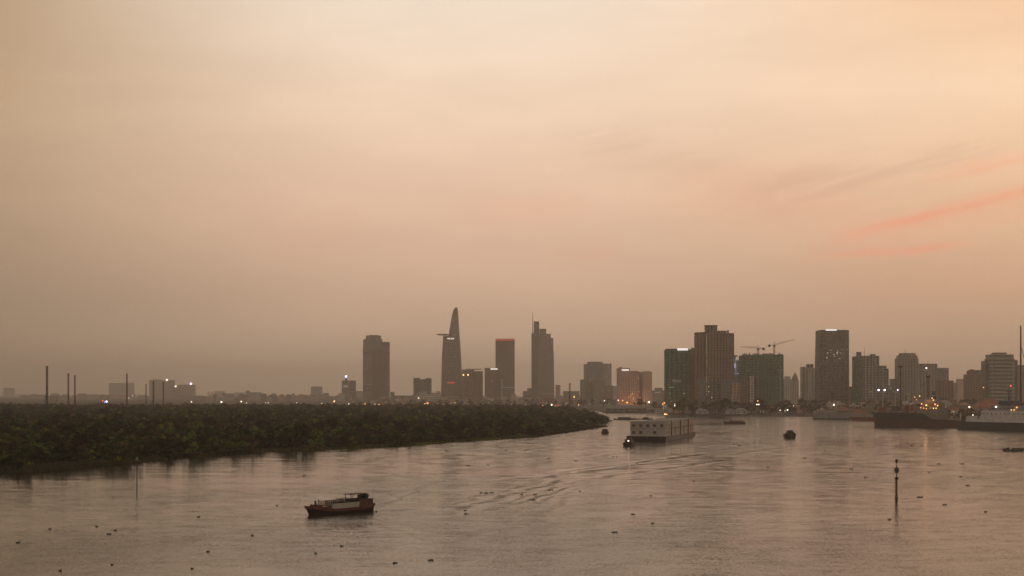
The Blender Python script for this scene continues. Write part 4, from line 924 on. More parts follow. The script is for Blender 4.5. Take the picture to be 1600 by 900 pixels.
# real floodlights at the lit facades
def flood(px, D, yo, z, e, col_, parent):
    l = bpy.data.lights.new('floodlight', 'POINT'); l.energy = e; l.color = col_; l.shadow_soft_size = 2.0; l.specular_factor = 0.1
    o = bpy.data.objects.new('floodlight', l); C.objects.link(o); o.location = (X(px, D), D+yo, z)
flood(984, 3300, -60, 14, 26000, (1, .45, .2), None); flood(1005, 3300, -60, 14, 26000, (1, .5, .25), None)
flood(664, 3450, -45, 10, 40000, (1, .6, .2), None); flood(1037, 2050, -26, 8, 9000, (1, .38, .15), None)
# ------------------------------------------------------------------ boats
def hull_rings(L, B, dk, bow_up=1.0, stern_up=.4, bow_len=.28, n=18, draft=.5, full=.9, rake=1.5, stern_w=.8):
    """sections from stern (-L/2) to bow (+L/2)"""
    rings = []
    for k in range(n+1):
        t_ = k/n; x = -L/2+L*t_
        if t_ > 1-bow_len: q = (t_-(1-bow_len))/bow_len; bw = B/2*(1-q**2.2)+.04
        elif t_ < .15: bw = B/2*(stern_w+(1-stern_w)*(t_/.15))
        else: bw = B/2
        up = dk + bow_up*max(0, (t_-.6)/.4)**2 + stern_up*max(0, (.3-t_)/.3)**2
        xr = x + rake*max(0, (t_-.7)/.3)**2
        rings.append([(xr, -bw, up), (x+.2*(xr-x), -bw*full*.92, -.02), (x-.1, -bw*full*.8, -draft), (x-.1, bw*full*.8, -draft), (x+.2*(xr-x), bw*full*.92, -.02), (xr, bw, up)])
    return rings
def hull(parent, L, B, dk, mats, **kw):
    r = hull_rings(L, B, dk, **kw); m = MB(); m.loft(r); return m.build('hull', mats, parent)
def side_at(L, B, x, kw=.28):
    t_ = (x+L/2)/L
    if t_ > 1-kw: q = (t_-(1-kw))/kw; return B/2*(1-q**2.2)+.04
    return B/2

# sand boat
bow, st = G(484, 804.5), G(575, 796)
dv = (bow-st); Ls = 20.5; ang = atan2(dv.y, dv.x)
mid = (bow+st)/2
r_ = empty('river_boat', (mid.x, mid.y, 0), ang, 'red brown wooden cargo boat with a pale hold and railing, alone on open water', 'boat')
Ls = dv.length
hb = hull(r_, Ls, 4.6, .95, ['wood_dark'], bow_up=.95, stern_up=.5, rake=1.4, stern_w=.85, draft=.6)
# red rubbing strake
sh = []
mb = MB()
for sgn in (-1, 1):
    pr = None; rr = []
    for k in range(19):
        t_ = k/18; x = -Ls/2+Ls*t_; bw = side_at(Ls, 4.6, x) if t_ > .15 else 2.3*(.85+.15*t_/.15)
        up = .95+.95*max(0, (t_-.6)/.4)**2+.5*max(0, (.3-t_)/.3)**2; xr = x+1.4*max(0, (t_-.7)/.3)**2
        rr.append([(xr, sgn*(bw+.02), up-.5), (xr, sgn*(bw+.14), up-.5), (xr, sgn*(bw+.14), up+.12), (xr, sgn*(bw+.02), up+.12)])
    m2 = MB().loft(rr); m2.build('gunwale', ['wood_red'], r_)
# hold coaming (open box)
def open_box(name, parent, x0, x1, y0, y1, z0, z1, th, mats):
    m = MB()
    o_ = [(x0,y0),(x1,y0),(x1,y1),(x0,y1)]; i_ = [(x0+th,y0+th),(x1-th,y0+th),(x1-th,y1-th),(x0+th,y1-th)]
    m.loft([[(*p, z0) for p in i_], [(*p, z0) for p in o_], [(*p, z1) for p in o_], [(*p, z1) for p in i_], [(*p, z0+.1) for p in i_]], cap=False); m.f.append((16, 17, 18, 19)); m.mi.append(0)
    return m.build(name, mats, parent)
open_box('hold_coaming', r_, -Ls*.22, Ls*.24, -2.1, 2.1, .9, 2.15, .12, ['coaming'])
def mound(name, parent, x0, x1, y0, y1, z0, h, mats, seed=1, nx=14, ny=8):
    r = random.Random(seed); v = []; f = []
    for i in range(nx+1):
        for j in range(ny+1):
            a, b_ = i/nx, j/ny; e = min(1, 4*min(a, 1-a))*min(1, 3*min(b_, 1-b_))
            v.append((x0+(x1-x0)*a, y0+(y1-y0)*b_, z0+h*e*(.75+.25*sin(a*9)*cos(b_*5))+(.06*r.uniform(-1, 1) if e > 0 else 0)))
    for i in range(nx):
        for j in range(ny): k = i*(ny+1)+j; f.append((k, k+ny+1, k+ny+2, k+1))
    return meshobj(name, v, f, mats, None, parent)
tag(mound('sand_cargo', r_, -Ls*.215, Ls*.235, -1.9, 1.9, 1.25, .55, ['sand']))
mound('tarpaulin', r_, Ls*.255, Ls*.375, -1.75, 1.75, 1.6, 1.05, ['tarp'], 3)
mb = MB(); mb.loft([[(Ls*.25, -1.9, 1.25), (Ls*.25, 1.9, 1.25), (Ls*.25, 1.8, 1.75), (Ls*.25, -1.8, 1.75)], [(Ls*.44, -1.1, 1.6), (Ls*.44, 1.1, 1.6), (Ls*.44, 1.0, 2.15), (Ls*.44, -1.0, 2.15)]]); mb.build('foredeck', ['wood_red'], r_)
MB().box(Ls*.4, Ls*.4+.3, -.15, .15, 2.0, 2.95).build('mooring_post', ['wood_dark'], r_); MB().tube((Ls*.235, -2.1, 1.0), (Ls*.235, -2.1, 2.9), .12).build('hold_post', ['black'], r_)
# railing along the far side and near side
for sgn in (1, -1):
    m = MB(); zb = 2.12; n = 17; xa, xb = (-Ls*.21, Ls*.35) if sgn == 1 else (-Ls*.21, Ls*.24)
    for k in range(n+1):
        x = xa+(xb-xa)*k/n; m.tube((x, sgn*1.96, zb-.3), (x, sgn*1.96, zb+(.95 if sgn == 1 else .5)), .09, n=4)
    m.tube((xa, sgn*1.96, zb+(.55 if sgn == 1 else .42)), (xb, sgn*1.96, zb+(.55 if sgn == 1 else .42)), .06, n=4); m.build('railing', ['wood_dark'], r_)
cab = MB().box(-Ls*.47, -Ls*.225, -2.1, 2.1, 1.1, 2.5, 0, .08, .1).build('cabin', ['wood_red'], r_)
for k in range(4): MB().box(-.38, .38, -.05, .05, -.3, .3).build('window', ['black'], cab, (-Ls*.435+k*Ls*.052, -2.1, 2.0))
MB().box(-Ls*.48, -Ls*.215, -2.15, 2.15, 2.5, 2.6).build('cabin_roof', ['wood_dark'], r_)
can = MB().box(-Ls*.41, -Ls*.13, -1.1, 1.1, 3.7, 3.82).build('canopy', ['wood_red'], r_)
for x in (-Ls*.41, -Ls*.28, -Ls*.15):
    for sy in (-.8, .8): MB().tube((x, sy, 2.55 if x < -Ls*.2 else 2.1), (x, sy, 3.71), .08, n=5).build('canopy_post', ['wood_dark'], r_)
MB().box(-Ls*.215, -Ls*.04, -1.7, 1.7, 2.75, 2.85).build('awning', ['black'], r_)
for sy in (-1.8, 1.8): MB().tube((-Ls*.06, sy, 2.1), (-Ls*.06, sy, 2.76), .06, n=5).build('awning_post', ['wood_dark'], r_)
MB().box(-Ls*.36, -Ls*.33, -.4, .4, 2.6, 3.5, 0, .05, .05).build('helm_box', ['wood_dark'], r_)
mb = MB(); mb.tube((-Ls*.45, -1.2, 3.14), (-Ls*.45, .6, 3.14), .54, n=14); mb.build('water_tank', ['hull_blue'], r_)
MB().box(-Ls*.5-.5, -Ls*.5+.1, -.12, .12, -.5, 2.2).build('rudder', ['wood_dark'], r_)
m = MB(); 
for k in range(5): m.tube((-Ls*.455+k*.25-.5, -2.2, 1.9), (-Ls*.455+k*.25-.5, -2.34, 1.9), .33, .33, 10)
m2 = None
for k in range(3):
    q = MB()
    for a in range(10): pass
    q.tube((-Ls*.42+k*Ls*.09, -2.28, 1.25), (-Ls*.42+k*Ls*.09, -2.5, 1.25), .34, .34, 10); q.build('fender', ['black'], r_)
# bow wave
m = MB(); pts = []
for k in range(15):
    t_ = k/14; x = Ls/2*.97-t_*Ls*.93; y_ = -(side_at(Ls, 4.6, x)*.86+.18); pts.append([(x, y_, .02), (x, y_-.22*(1+.5*sin(k*2.1)), .015), (x, y_-.1, .06)])
m.loft(pts); o = m.build('bow_foam', ['foam'], None, (mid.x, mid.y, 0), ang); tag(o, 'thin pale foam along the side of the red brown cargo boat', None, None, 'stuff')

# generic small river boat
def small_boat(px, py, L, B, ang, hullm, cabm, label, cab=(.0, -.35, 1.8, .7), dk=1.0, name='river_boat', roofm='wood_dark', group=None, mast=True, tp=.08):
    p = G(px, py); o = empty(name, (p.x, p.y, 0), R(ang), label, 'boat', group)
    hull(o, L, B, dk, [hullm], bow_up=dk*.8, stern_up=.3, rake=.8, n=14)
    x0, x1 = sorted((cab[0]*L, cab[1]*L)); hc = cab[2]; wc = B*cab[3]
    c = MB().box(x0, x1, -wc/2, wc/2, dk*.9, dk+hc, 0, tp, tp).build('cabin', [cabm], o)
    n = max(2, int((x1-x0)/1.3))
    for k in range(n): MB().box(-.32, .32, -.05, .05, -.3, .3).build('window', ['black'], c, (x0+(k+.5)*(x1-x0)/n, -wc/2-.0, dk+hc*.62))
    for k in range(2): MB().box(-.05, .05, -.35, .35, -.3, .3).build('window', ['black'], c, (x0-.0, (-.25+.5*k)*wc, dk+hc*.62))
    MB().box(x0-.4+tp, x1+.4-tp, -wc/2-.2+tp, wc/2+.2-tp, dk+hc, dk+hc+.12).build('roof', [roofm], o)
    if mast: MB().tube((x0*.5+x1*.5, 0, dk+hc), (x0*.5+x1*.5, 0, dk+hc+1.8), .07, .04, 5).build('mast', ['steel_grey'], o)
    for sy in (-1, 1): MB().box(-L*.3, -L*.3+.7, sy*B/2-.12 if sy > 0 else -B/2-.12, sy*B/2+.12 if sy > 0 else -B/2+.12, dk*.3, dk*.3+.6).build('fender', ['black'], o)
    return o
# tug beside the barge: seen from astern
tg = small_boat(983, 696.5, 9.5, 4.6, 70, 'wood_dark', 'wood_red', 'dark squat tug with a bright lamp, pushing behind the two storey barge', (-.28, .22, 1.6, .72), 1.5, 'tugboat')
c = MB().box(-1.1, .9, -1.1, 1.1, 3.2, 4.9, 0, .08, .08).build('wheelhouse', ['wood_red'], tg)
for k in range(2): MB().box(-.05, .05, -.3, .3, -.3, .3).build('window', ['black'], c, (-1.06, -.5+k, 4.3))
MB().box(-1.4, 1.2, -1.4, 1.4, 4.9, 5.02).build('wheelhouse_roof', ['wood_dark'], tg)
MB().box(-2.8, -2.65, -.75, -.05, 2.3, 2.8).build('deck_lamp', ['lamp_white'], tg)
for k in range(3): MB().tube((-4.75, -1.2+k*1.2, .9), (-5.0, -1.2+k*1.2, .9), .38, n=10).build('tyre_fender', ['black'], tg)
small_boat(945, 677.5, 9, 4.4, 95, 'wood_dark', 'wood_dark', 'small dark cabin boat close to the tip of the point', (-.3, .25, 1.9, .8), 1.0, tp=.45)
small_boat(1234, 684.5, 13, 6.8, -93, 'hull_black', 'steel_green', 'black rounded boat coming head on in mid river', (-.12, .2, 2.3, .66), 2.2, tp=.75)
small_boat(1148, 662.5, 17.5, 4.6, 175, 'wood_dark', 'wood_red', 'reddish long low lighter with a stern cabin in mid river', (-.42, .28, 1.3, .82), 1.5, 'river_lighter')
small_boat(975, 656, 20, 5, 178, 'wood_dark', 'steel_green', 'moored dark boat heaped with green cover beside the wharf', (-.3, .3, 1.6, .85), .9)
small_boat(1003, 655.5, 22, 5, 178, 'wood_dark', 'wood_dark', 'long low dark boat moored between the wharf and the two storey barge', (-.05, -.3, 1.2, .8), .9)
small_boat(1086, 660.5, 9, 3.4, 175, 'paint_white', 'paint_white', 'small white launch beyond the end of the two storey barge', (-.3, .2, 1.4, .7), .9, 'launch')
small_boat(993, 662, 7, 3, 95, 'wood_dark', 'wood_red', 'tiny brown boat just behind the near corner of the two storey barge', (-.3, .2, 1.6, .8), .9)

# two storey accommodation barge
cA, cB, cE = G(1041, 689.5), G(998, 687.5), G(1087, 680.5)
ax = (cE-cA); Lb = ax.length; axn = ax/Lb; wb = (cB-cA).length; ang = atan2(axn.y, axn.x)
ob = empty('barge', (cA.x, cA.y, 0), ang, 'large pale barge with a two storey row of windows and long sheds on deck', 'barge')
# local frame: x along length away from the near end, y to the left (towards the tug)
bn = Vector((-axn.y, axn.x, 0)); sy = (cB-cA).dot(bn)
sgn = 1 if sy > 0 else -1; wB = abs(sy)+2
def yb(a, c): return (a, c) if sgn > 0 else (-c, -a)
y0_, y1_ = yb(0, wB)
MB().loft([[(-1, y0_, 2.6), (-.2, y0_+.4, -.4), (-.2, y1_-.4, -.4), (-1, y1_, 2.6)], [(Lb*.5, y0_, 2.3), (Lb*.5, y0_, -.4), (Lb*.5, y1_, -.4), (Lb*.5, y1_, 2.3)], [(Lb+1, y0_, 2.3), (Lb-1, y0_+.4, -.4), (Lb-1, y1_-.4, -.4), (Lb+1, y1_, 2.3)]]).build('hull', ['hull_black'], ob)
hB = 689.5-657.5; zt = Z(658, cA.y)
a0, a1 = yb(.6, wB-.6); ma = (a0+a1)/2
house_ = MB().box(.3, Lb*.17, a0, a1, 2.6, zt-.5).build('deckhouse', ['pale_wall'], ob)
MB().box(-.2, Lb*.175, a0-.4, a1+.4, zt-.5, zt-.2).build('roof', ['metal_roof'], ob)
MB().box(.0, Lb*.172, a0-.25, a1+.25, (2.6+zt)/2-.1, (2.6+zt)/2+.15).build('floor_band', ['concrete'], ob)
for row in range(2):
    for k in range(5):
        if row == 0 and k in (2, 4): continue
        yy = (a1 - (k+.5)*(a1-a0)/5.0) if sgn > 0 else (a0+(k+.5)*(a1-a0)/5.0)
        q = MB().box(-.12, .05, -.85, .85, -.75, .75).build('window', ['glass'], house_, (.28, yy, (2.6+(zt-3.1)*(.26 if row == 0 else .74))))
        MB().box(-.3, -.1, -1.1, 1.1, .78, .95).build('window_hood', ['concrete'], q)
for row in range(2):
    for k in range(3): MB().box(-.8, .8, -.12, .05, -.7, .7).build('window', ['glass'], house_, (2+(k+.5)*(Lb*.16-2)/3, a0-.0, 2.6+(zt-3.1)*(.26 if row == 0 else .74)))
for k, (u0, u1, m_, nm) in enumerate(((.185, .47, 'pale_wall', 'cargo_shed'), (.48, .74, 'pale_wall', 'cargo_shed'), (.75, .97, 'pink_wall', 'cargo_shed'))):
    sg = MB().box(Lb*u0, Lb*u1, a0+.3, a1-.3, 2.3, zt-.9+.3*k).build(nm, [m_], ob)
    MB().box(Lb*u0-.3, Lb*u1+.3, a0-.1, a1+.1, zt-.9+.3*k, zt-.7+.3*k).build('roof', ['metal_roof'], ob)
    MB().box(Lb*u0-.05, Lb*u1+.05, a0+.05, a0+.32, (2.3+zt)/2-.3, (2.3+zt)/2+.1).build('rail_band', ['rust_roof'], sg)
    MB().box(-1.2, 1.2, -.1, .1, -2.2, 2.2).build('door', ['dark_concrete'], sg, (Lb*(u0+u1)/2, a0+.2, 5))
for u in (.179, .475, .745): MB().tube((Lb*u, a0-.3, 2.3), (Lb*u, a0-.3, zt), .28, n=6).build('deck_post', ['steel_red'], ob)
for k in range(5): MB().tube((-1.0, y1_-1-k*2.2 if sgn > 0 else y0_+1+k*2.2, 1.5), (-1.3, y1_-1-k*2.2 if sgn > 0 else y0_+1+k*2.2, 1.5), .6, n=10).build('tyre_fender', ['black'], ob)

# ships at the port
def ship(px0, px1, D0, D1, B, dk, mats, label, **kw):
    p0 = Vector((X(px0, D0), D0, 0)); p1 = Vector((X(px1, D1), D1, 0)); d = p1-p0; L = d.length; m_ = (p0+p1)/2
    o = empty('ship', (m_.x, m_.y, 0), atan2(d.y, d.x), label, 'ship'); return o, L
# black cargo ship (bow towards the wide grey side, stern beyond)
o, L = ship(1366, 1500, 1240, 1175, 11, 12, None, 'black hulled cargo ship with deck cranes and orange lit stern, berthed before the warehouses')
m = MB(); rings = []
for k in range(17):
    t_ = k/16; x = -L/2+L*t_; q = max(0, (.14-t_)/.14); q2 = max(0, (t_-.85)/.15)
    bw = 5.5*(1-q**2*.9)*(1-q2**2*.3)+.05; up = 10.8+1.2*q-5.0*max(0, min(1, (t_-.62)/.12)) + 0*q2
    rings.append([(x-1.5*q, -bw, up), (x, -bw*.97, 5.0), (x+1*q, -bw*.9, -.02), (x+2*q, -bw*.8, -1), (x+2*q, bw*.8, -1), (x+1*q, bw*.9, -.02), (x, bw*.97, 5.0), (x-1.5*q, bw, up)])
m.loft(rings); n_ = 8
for j in range(16):
    for i in range(n_):
        if i in (1, 2, 4, 5): m.mi[j*n_+i] = 1 if i in (1, 5) else 0
m.mi = [(1 if (idx % 8) in (1, 5) and idx < 16*8 else 0) for idx in range(len(m.f))]
m.build('hull', ['hull_black', 'hull_red'], o)
def lx_(px, D=1210): return None
def ux(px): return (px-1366)/(1500-1366)*L-L/2
def zz(py): return Z(py, 1205)
def deck_crane(px, ytop, jibpx, jiby, m_='steel_grey', r=.5):
    c = MB().tube((ux(px), 0, 8.5), (ux(px), 0, zz(ytop)), r, r*.7, 8).build('crane_post', [m_], o)
    MB().tube((ux(px), -.1, zz(ytop)-3), (ux(jibpx), -.5, zz(jiby)), r*.5, r*.3, 5).build('crane_boom', [m_], c)
    MB().box(ux(px)-1.2, ux(px)+1.2, -1.2, 1.2, zz(ytop)-1.0, zz(ytop)+.4).build('crane_top', [m_], c)
deck_crane(1380, 612, 1393, 620, 'pale_wall', .6); deck_crane(1400, 612, 1412, 624, 'pale_wall', .6); deck_crane(1409, 572, 1404, 596, 'steel_red', .55); deck_crane(1452, 588, 1440, 605, 'steel_red', .5); deck_crane(1421, 615, 1431, 628, 'pale_wall', .5)
for xx in (1374, 1384, 1405):
    MB().tube((ux(xx), -.5, 9), (ux(xx), -.5, zz(609.5)), .14, n=5).build('lamp_post', ['steel_grey'], o); MB().ball((ux(xx), -.7, zz(609.3)), .72 if xx < 1400 else .5, n=8, k=5).build('deck_lamp', ['lamp_violet'], o)
for k in range(3): MB().box(ux(1372+k*21), ux(1389+k*21), -3.6, 3.6, 10.2, 12.2, 0, .3, .3).build('hatch_cover', ['rust_roof'], o)
for k in range(3): MB().box(ux(1376+k*21), ux(1384+k*21), -2.6, 2.6, 12.2, 15.0+k, 0, .3, .3).build('deck_cargo', ['paint_red' if k != 1 else 'steel_grey'], o)
MB().box(ux(1443), ux(1478), -4.5, 4.5, 5.5, zz(637)).build('superstructure', ['dark_concrete'], o)
br = MB().box(ux(1447), ux(1472), -4.0, 4.0, zz(637), zz(629)).build('bridge_deck', ['brown_wall'], o); MB().box(ux(1449), ux(1467), -3.6, 3.6, zz(629), zz(624)).build('wheelhouse', ['grey_wall'], o)
MB().loft([[(ux(1460)+1.7*cos(a)*k_, 1.5*sin(a)*k_, z_) for a in [2*pi*i/12 for i in range(12)]] for k_, z_ in ((1.3, zz(629)), (1.25, zz(616)), (.8, zz(614.5)), (.8, zz(611)))]).build('funnel', ['paint_blue'], o)
MB().loft([[(ux(1460)+2.25*cos(a), 2.0*sin(a), z_) for a in [2*pi*i/12 for i in range(12)]] for z_ in (zz(619), zz(617.4))]).build('funnel_band', ['paint_grey'], o)
for xx, yy, mm, rr in ((1437,620.5,'lamp_orange',.36),(1445,618.8,'lamp_yellow',.4),(1440,624.5,'lamp_orange',.3),(1448,631,'lamp_orange',.5),(1455,633,'lamp_yellow',.62),(1464,622,'lamp_yellow',.42),(1466,625,'lamp_orange',.5),(1468.5,631.5,'lamp_orange',.55),(1472.5,633.5,'lamp_yellow',.52),(1446.5,637,'lamp_orange',.4),(1455,638.5,'lamp_orange',.35),(1466,637.5,'lamp_yellow',.42),(1470,637.5,'lamp_yellow',.42),(1451,637.5,'lamp_yellow',.3),(1461,637.2,'lamp_yellow',.25)):
    MB().ball((ux(xx), -4.9, zz(yy)), rr, n=8, k=4).build('deck_lamp', [mm], o)
for xx, y_ in ((1437, 618), (1445, 616), (1464, 619), (1473, 631)): MB().tube((ux(xx), -4.9, 8), (ux(xx), -4.9, zz(y_)), .1, n=4).build('lamp_post', ['steel_grey'], o)
m = MB(); 
for k in range(25): m.tube((ux(1368+k*3.2), -5.35, 10.5), (ux(1368+k*3.2), -5.35, 12.0), .06, n=4)
m.tube((ux(1368), -5.35, 11.9), (ux(1445), -5.35, 11.9), .06, n=4); m.build('railing', ['pale_wall'], o)

for k, (xx, yt) in enumerate(((1389, 618), (1396, 616), (1414, 620), (1427, 617), (1434, 622), (1441, 614))):
    MB().tube((ux(xx), -3+k % 3*2.4, 9), (ux(xx)+.3, -3+k % 3*2.4, zz(yt)), .16, .1, 5).build('derrick_post', ['pale_wall' if k % 2 else 'steel_grey'], o)
for k in range(7): MB().box(ux(1372+k*9.5), ux(1377+k*9.5), -5.0, -4.0, 10.6, 11.9+.35*(k % 3)).build('deck_locker', ['rust_roof' if k % 2 else 'paint_grey'], o)
fl_ = bpy.data.lights.new('deck_floodlight', 'POINT'); fl_.energy = 450; fl_.color = (1, .5, .22); fl_.shadow_soft_size = .6; fl_.specular_factor = 0
fo_ = bpy.data.objects.new('deck_floodlight', fl_); C.objects.link(fo_); fo_.parent = o; fo_.location = (ux(1458), -8, zz(626))
# blue hulled white ship, partly out of frame
o, L = ship(1497, 1665, 1130, 1040, 10, 8, None, 'white ship with a dark blue hull and a bridge lamp, partly out of view')
# bow is the end nearer the cargo ship
rings = []
for k in range(17):
    t_ = k/16; x = L/2-L*t_; q = max(0, (t_-.8)/.2); bw = 5*(1-q**2.2)+.05; up = 5.6+1.0*q**1.5
    rings.append([(x-2*q, bw, up), (x, bw*.92, -.02), (x+.5*q, bw*.8, -1), (x+.5*q, -bw*.8, -1), (x, -bw*.92, -.02), (x-2*q, -bw, up)])
MB().loft(rings).build('hull', ['hull_blue'], o)
def ux(px): return (px-1497)/168*L-L/2
def zz(py): return Z(py, 1100)
MB().box(ux(1517), ux(1650), -4.2, 4.2, 5.5, zz(651), 0, .4, .2).build('deckhouse', ['paint_white'], o)
MB().box(ux(1541), ux(1640), -3.8, 3.8, zz(651), zz(641.5), 0, .6, .2).build('upper_deck', ['paint_white'], o)
sp = MB().box(ux(1556), ux(1625), -3.4, 3.4, zz(641.5), zz(633.5), 0, .4, .2).build('bridge_deck', ['paint_grey'], o)
MB().box(ux(1568), ux(1592), -2.8, 2.8, zz(633.5), zz(626), 0, .3, .2).build('wheelhouse', ['paint_blue'], o)
MB().tube((ux(1580), 0, zz(626)), (ux(1580), 0, zz(602)), .45, .2, 7).build('mast', ['paint_blue'], o); MB().ball((ux(1580), 0, zz(603)), .8, n=10, k=6).build('radar_dome', ['paint_grey'], o)
MB().box(ux(1580)-2, ux(1580)+2, -.2, .2, zz(612), zz(611)).build('yardarm', ['paint_blue'], o)
MB().box(ux(1590), ux(1612), -3.0, 3.0, zz(633.5), zz(629)).build('lifeboat_deck', ['lamp_yellow' if False else 'rust_roof'], o)
for xx, yy, mm, rr in ((1590, 640, 'lamp_yellow', .35), (1594.5, 640, 'lamp_orange', .4), (1598.5, 636, 'lamp_orange', .5), (1566, 635.5, 'lamp_white', .6)): MB().ball((ux(xx), -4.0, zz(yy)), rr, n=8, k=4).build('deck_lamp', [mm], o)
for k in range(14): MB().box(-.45, .45, -.06, .06, -.4, .4).build('window', ['black'], o, (ux(1545+k*7), -3.85-.1, zz(646.5)))
for k in range(6): MB().box(-.5, .5, -.06, .06, -.4, .4).build('window', ['black'], o, (ux(1560+k*6), -3.45, zz(637.5)))
MB().box(ux(1537), ux(1540), -4.4, -4.1, zz(655), zz(650)).build('door', ['dark_concrete'], o)
MB().box(ux(1506), ux(1514), -2.5, 2.5, 6, zz(650.5), 0, .3, .3).build('windlass_house', ['hull_black'], o); MB().box(ux(1504.5), ux(1506.5), -2.6, -2.2, 6, zz(647)).build('bow_flagpost', ['white_wall'], o)
MB().tube((ux(1535), 0, zz(651)), (ux(1535), 0, zz(624)), .25, .15, 6).build('mast', ['steel_grey'], o)
m = MB()
for k in range(9): m.tube((ux(1502+k*2), -3.4, 6.2), (ux(1502+k*2), -3.4, 7.4), .05, n=4)
m.tube((ux(1502), -3.4, 7.4), (ux(1518), -3.4, 7.4), .05, n=4); m.build('railing', ['paint_grey'], o)
# tall mast of another vessel at the frame edge
o = empty('crane_barge', (X(1610, 1180), 1185, 0), R(-15), 'floating crane barge with a very tall red mast behind the white ship', 'crane')
hull(o, 40, 12, 3, ['hull_black'], bow_up=.2, rake=.3); MB().box(4, 14, -4, 4, 2.9, 8).build('cabin', ['paint_grey'], o)
MB().tube((-5.5, 0, 3), (-5.5, 0, Z(508, 1180)), .95, .5, 8).build('mast', ['steel_red'], o); MB().tube((8, 0, 7), (-5.3, 0, Z(540, 1180)), .2, n=5).build('stay', ['steel_grey'], o)
# grey moored ship and red barge
o, L = ship(1274, 1334, 1560, 1520, 9, 6, None, 'grey slab sided vessel moored below the slanted dark tower')
hull(o, L, 9, 7.0, ['paint_grey'], bow_up=.6, stern_up=0, rake=.4, bow_len=.08, stern_w=.95)
MB().box(-L*.47, L*.47, -4.6, 4.6, .02, 1.2).build('waterline_belt', ['hull_black'], o); MB().box(-L*.35, L*.1, -3.5, 3.5, 6.9, 9.4, 0, .3, .3).build('deckhouse', ['grey_wall'], o); MB().box(L*.15, L*.42, -3.6, 3.6, 6.9, 9, 0, .3, .3).build('cargo', ['rust_roof'], o)
MB().tube((L*.12, 0, 7), (L*.12, 0, 13), .2, .1, 6).build('mast', ['steel_grey'], o)
o, L = ship(1331, 1368, 1500, 1440, 8, 4, None, 'dull red barge with grey upper works wedged between the grey vessel and the cargo ship')
hull(o, L, 8, 3.6, ['paint_red'], bow_up=.3, stern_up=.2, rake=.3, bow_len=.1); MB().box(-L*.4, L*.2, -3, 3, 3.5, 6.8, 0, .3, .3).build('deckhouse', ['grey_wall'], o); MB().box(L*.24, L*.4, -2.6, 2.6, 3.5, 5.6, 0, .2, .2).build('winch_house', ['paint_grey'], o)
MB().tube((L*.22, 0, 3.5), (L*.22, 0, 10), .15, .1, 5).build('mast', ['steel_grey'], o)
# pontoon jetty before the netted building
o = empty('jetty', (X(1215, 1745), 1738, 0), 0, 'dark low floating jetty along the shore below the green netted building', 'jetty')
MB().box(-42, 40, -2.5, 2.5, -.4, 1.6).build('deck', ['dark_concrete'], o)
for k in range(9): MB().tube((-38+k*9.4, -2.9, -.4), (-38+k*9.4, -2.9, 3.4), .3, n=6).build('mooring_pile', ['wood_dark'], o)
MB().box(-8, 5, -1.8, 1.8, 1.6, 4.4).build('waiting_shelter', ['dark_concrete'], o)
# quay wall under the big ships
o = empty('quay', (X(1440, 1290), 1288, 0), R(-6), 'concrete quay on dark piles behind the cargo ship', 'quay')
MB().box(-40, 130, -8, 0, 1.2, 2.6).build('deck', ['concrete'], o)
for k in range(16): MB().tube((-38+k*11, -7, -.5), (-38+k*11, -7, 1.3), .5, n=8).build('pile', ['dark_concrete'], o)

# ------------------------------------------------------------------ channel markers
p = G(1401, 779); D = p.y; hm = 62/F*D
o = empty('channel_marker', (p.x, p.y, 0), 0, 'red brown channel marker pile with a dark ball shaped lantern cage, alone in open water', 'marker')
MB().loft([[(r_*cos(a), r_*sin(a), z_) for a in [2*pi*i/10 for i in range(10)]] for r_, z_ in ((.34, -1), (.34, .5), (.24, .55), (.20, hm*.55))]).build('pile', ['steel_red'], o)
MB().tube((0, 0, hm*.53), (0, 0, hm*.92), .13, .11, 8).build('pole', ['steel_grey'], o)
mb = MB(); mb.loft([[(r_*cos(a), r_*sin(a), hm*z_) for a in [2*pi*i/10 for i in range(10)]] for r_, z_ in ((.16, .64), (.58, .67), (.62, .72), (.50, .77), (.16, .80))]); mb.build('lantern_cage', ['steel_grey'], o)
mb = MB(); mb.loft([[(r_*cos(a), r_*sin(a), hm*z_) for a in [2*pi*i/10 for i in range(10)]] for r_, z_ in ((.15, .47), (.42, .48), (.42, .54), (.15, .55))]); mb.build('work_platform', ['hull_black'], o)
mb = MB(); mb.loft([[(r_*cos(a), r_*sin(a), hm*z_) for a in [2*pi*i/10 for i in range(10)]] for r_, z_ in ((.2, .905), (.34, .91), (.34, .985), (.08, 1.0))]); mb.build('topmark', ['steel_red'], o)
MB().box(-.42, -.3, -.06, .06, 0, hm*.54).build('ladder', ['steel_grey'], o)
p = G(214, 764.5); D = p.y; hm = 49/F*D
o = empty('channel_marker', (p.x, p.y, 0), 0, 'thin green channel pole with a small pale topmark off the thicket shore', 'marker')
MB().tube((0, 0, -1), (0, 0, hm*.93), .16, .11, 8).build('pile', ['steel_green'], o)
MB().loft([[(r_*cos(a), r_*sin(a), hm*z_) for a in [2*pi*i/8 for i in range(8)]] for r_, z_ in ((.12, .915), (.34, .92), (.34, .98), (.05, 1.03))]).build('topmark', ['concrete'], o)
MB().loft([[(r_*cos(a), r_*sin(a), hm*z_) for a in [2*pi*i/8 for i in range(8)]] for r_, z_ in ((.15, .66), (.22, .665), (.22, .69), (.15, .70))]).build('lantern_bracket', ['steel_grey'], o)

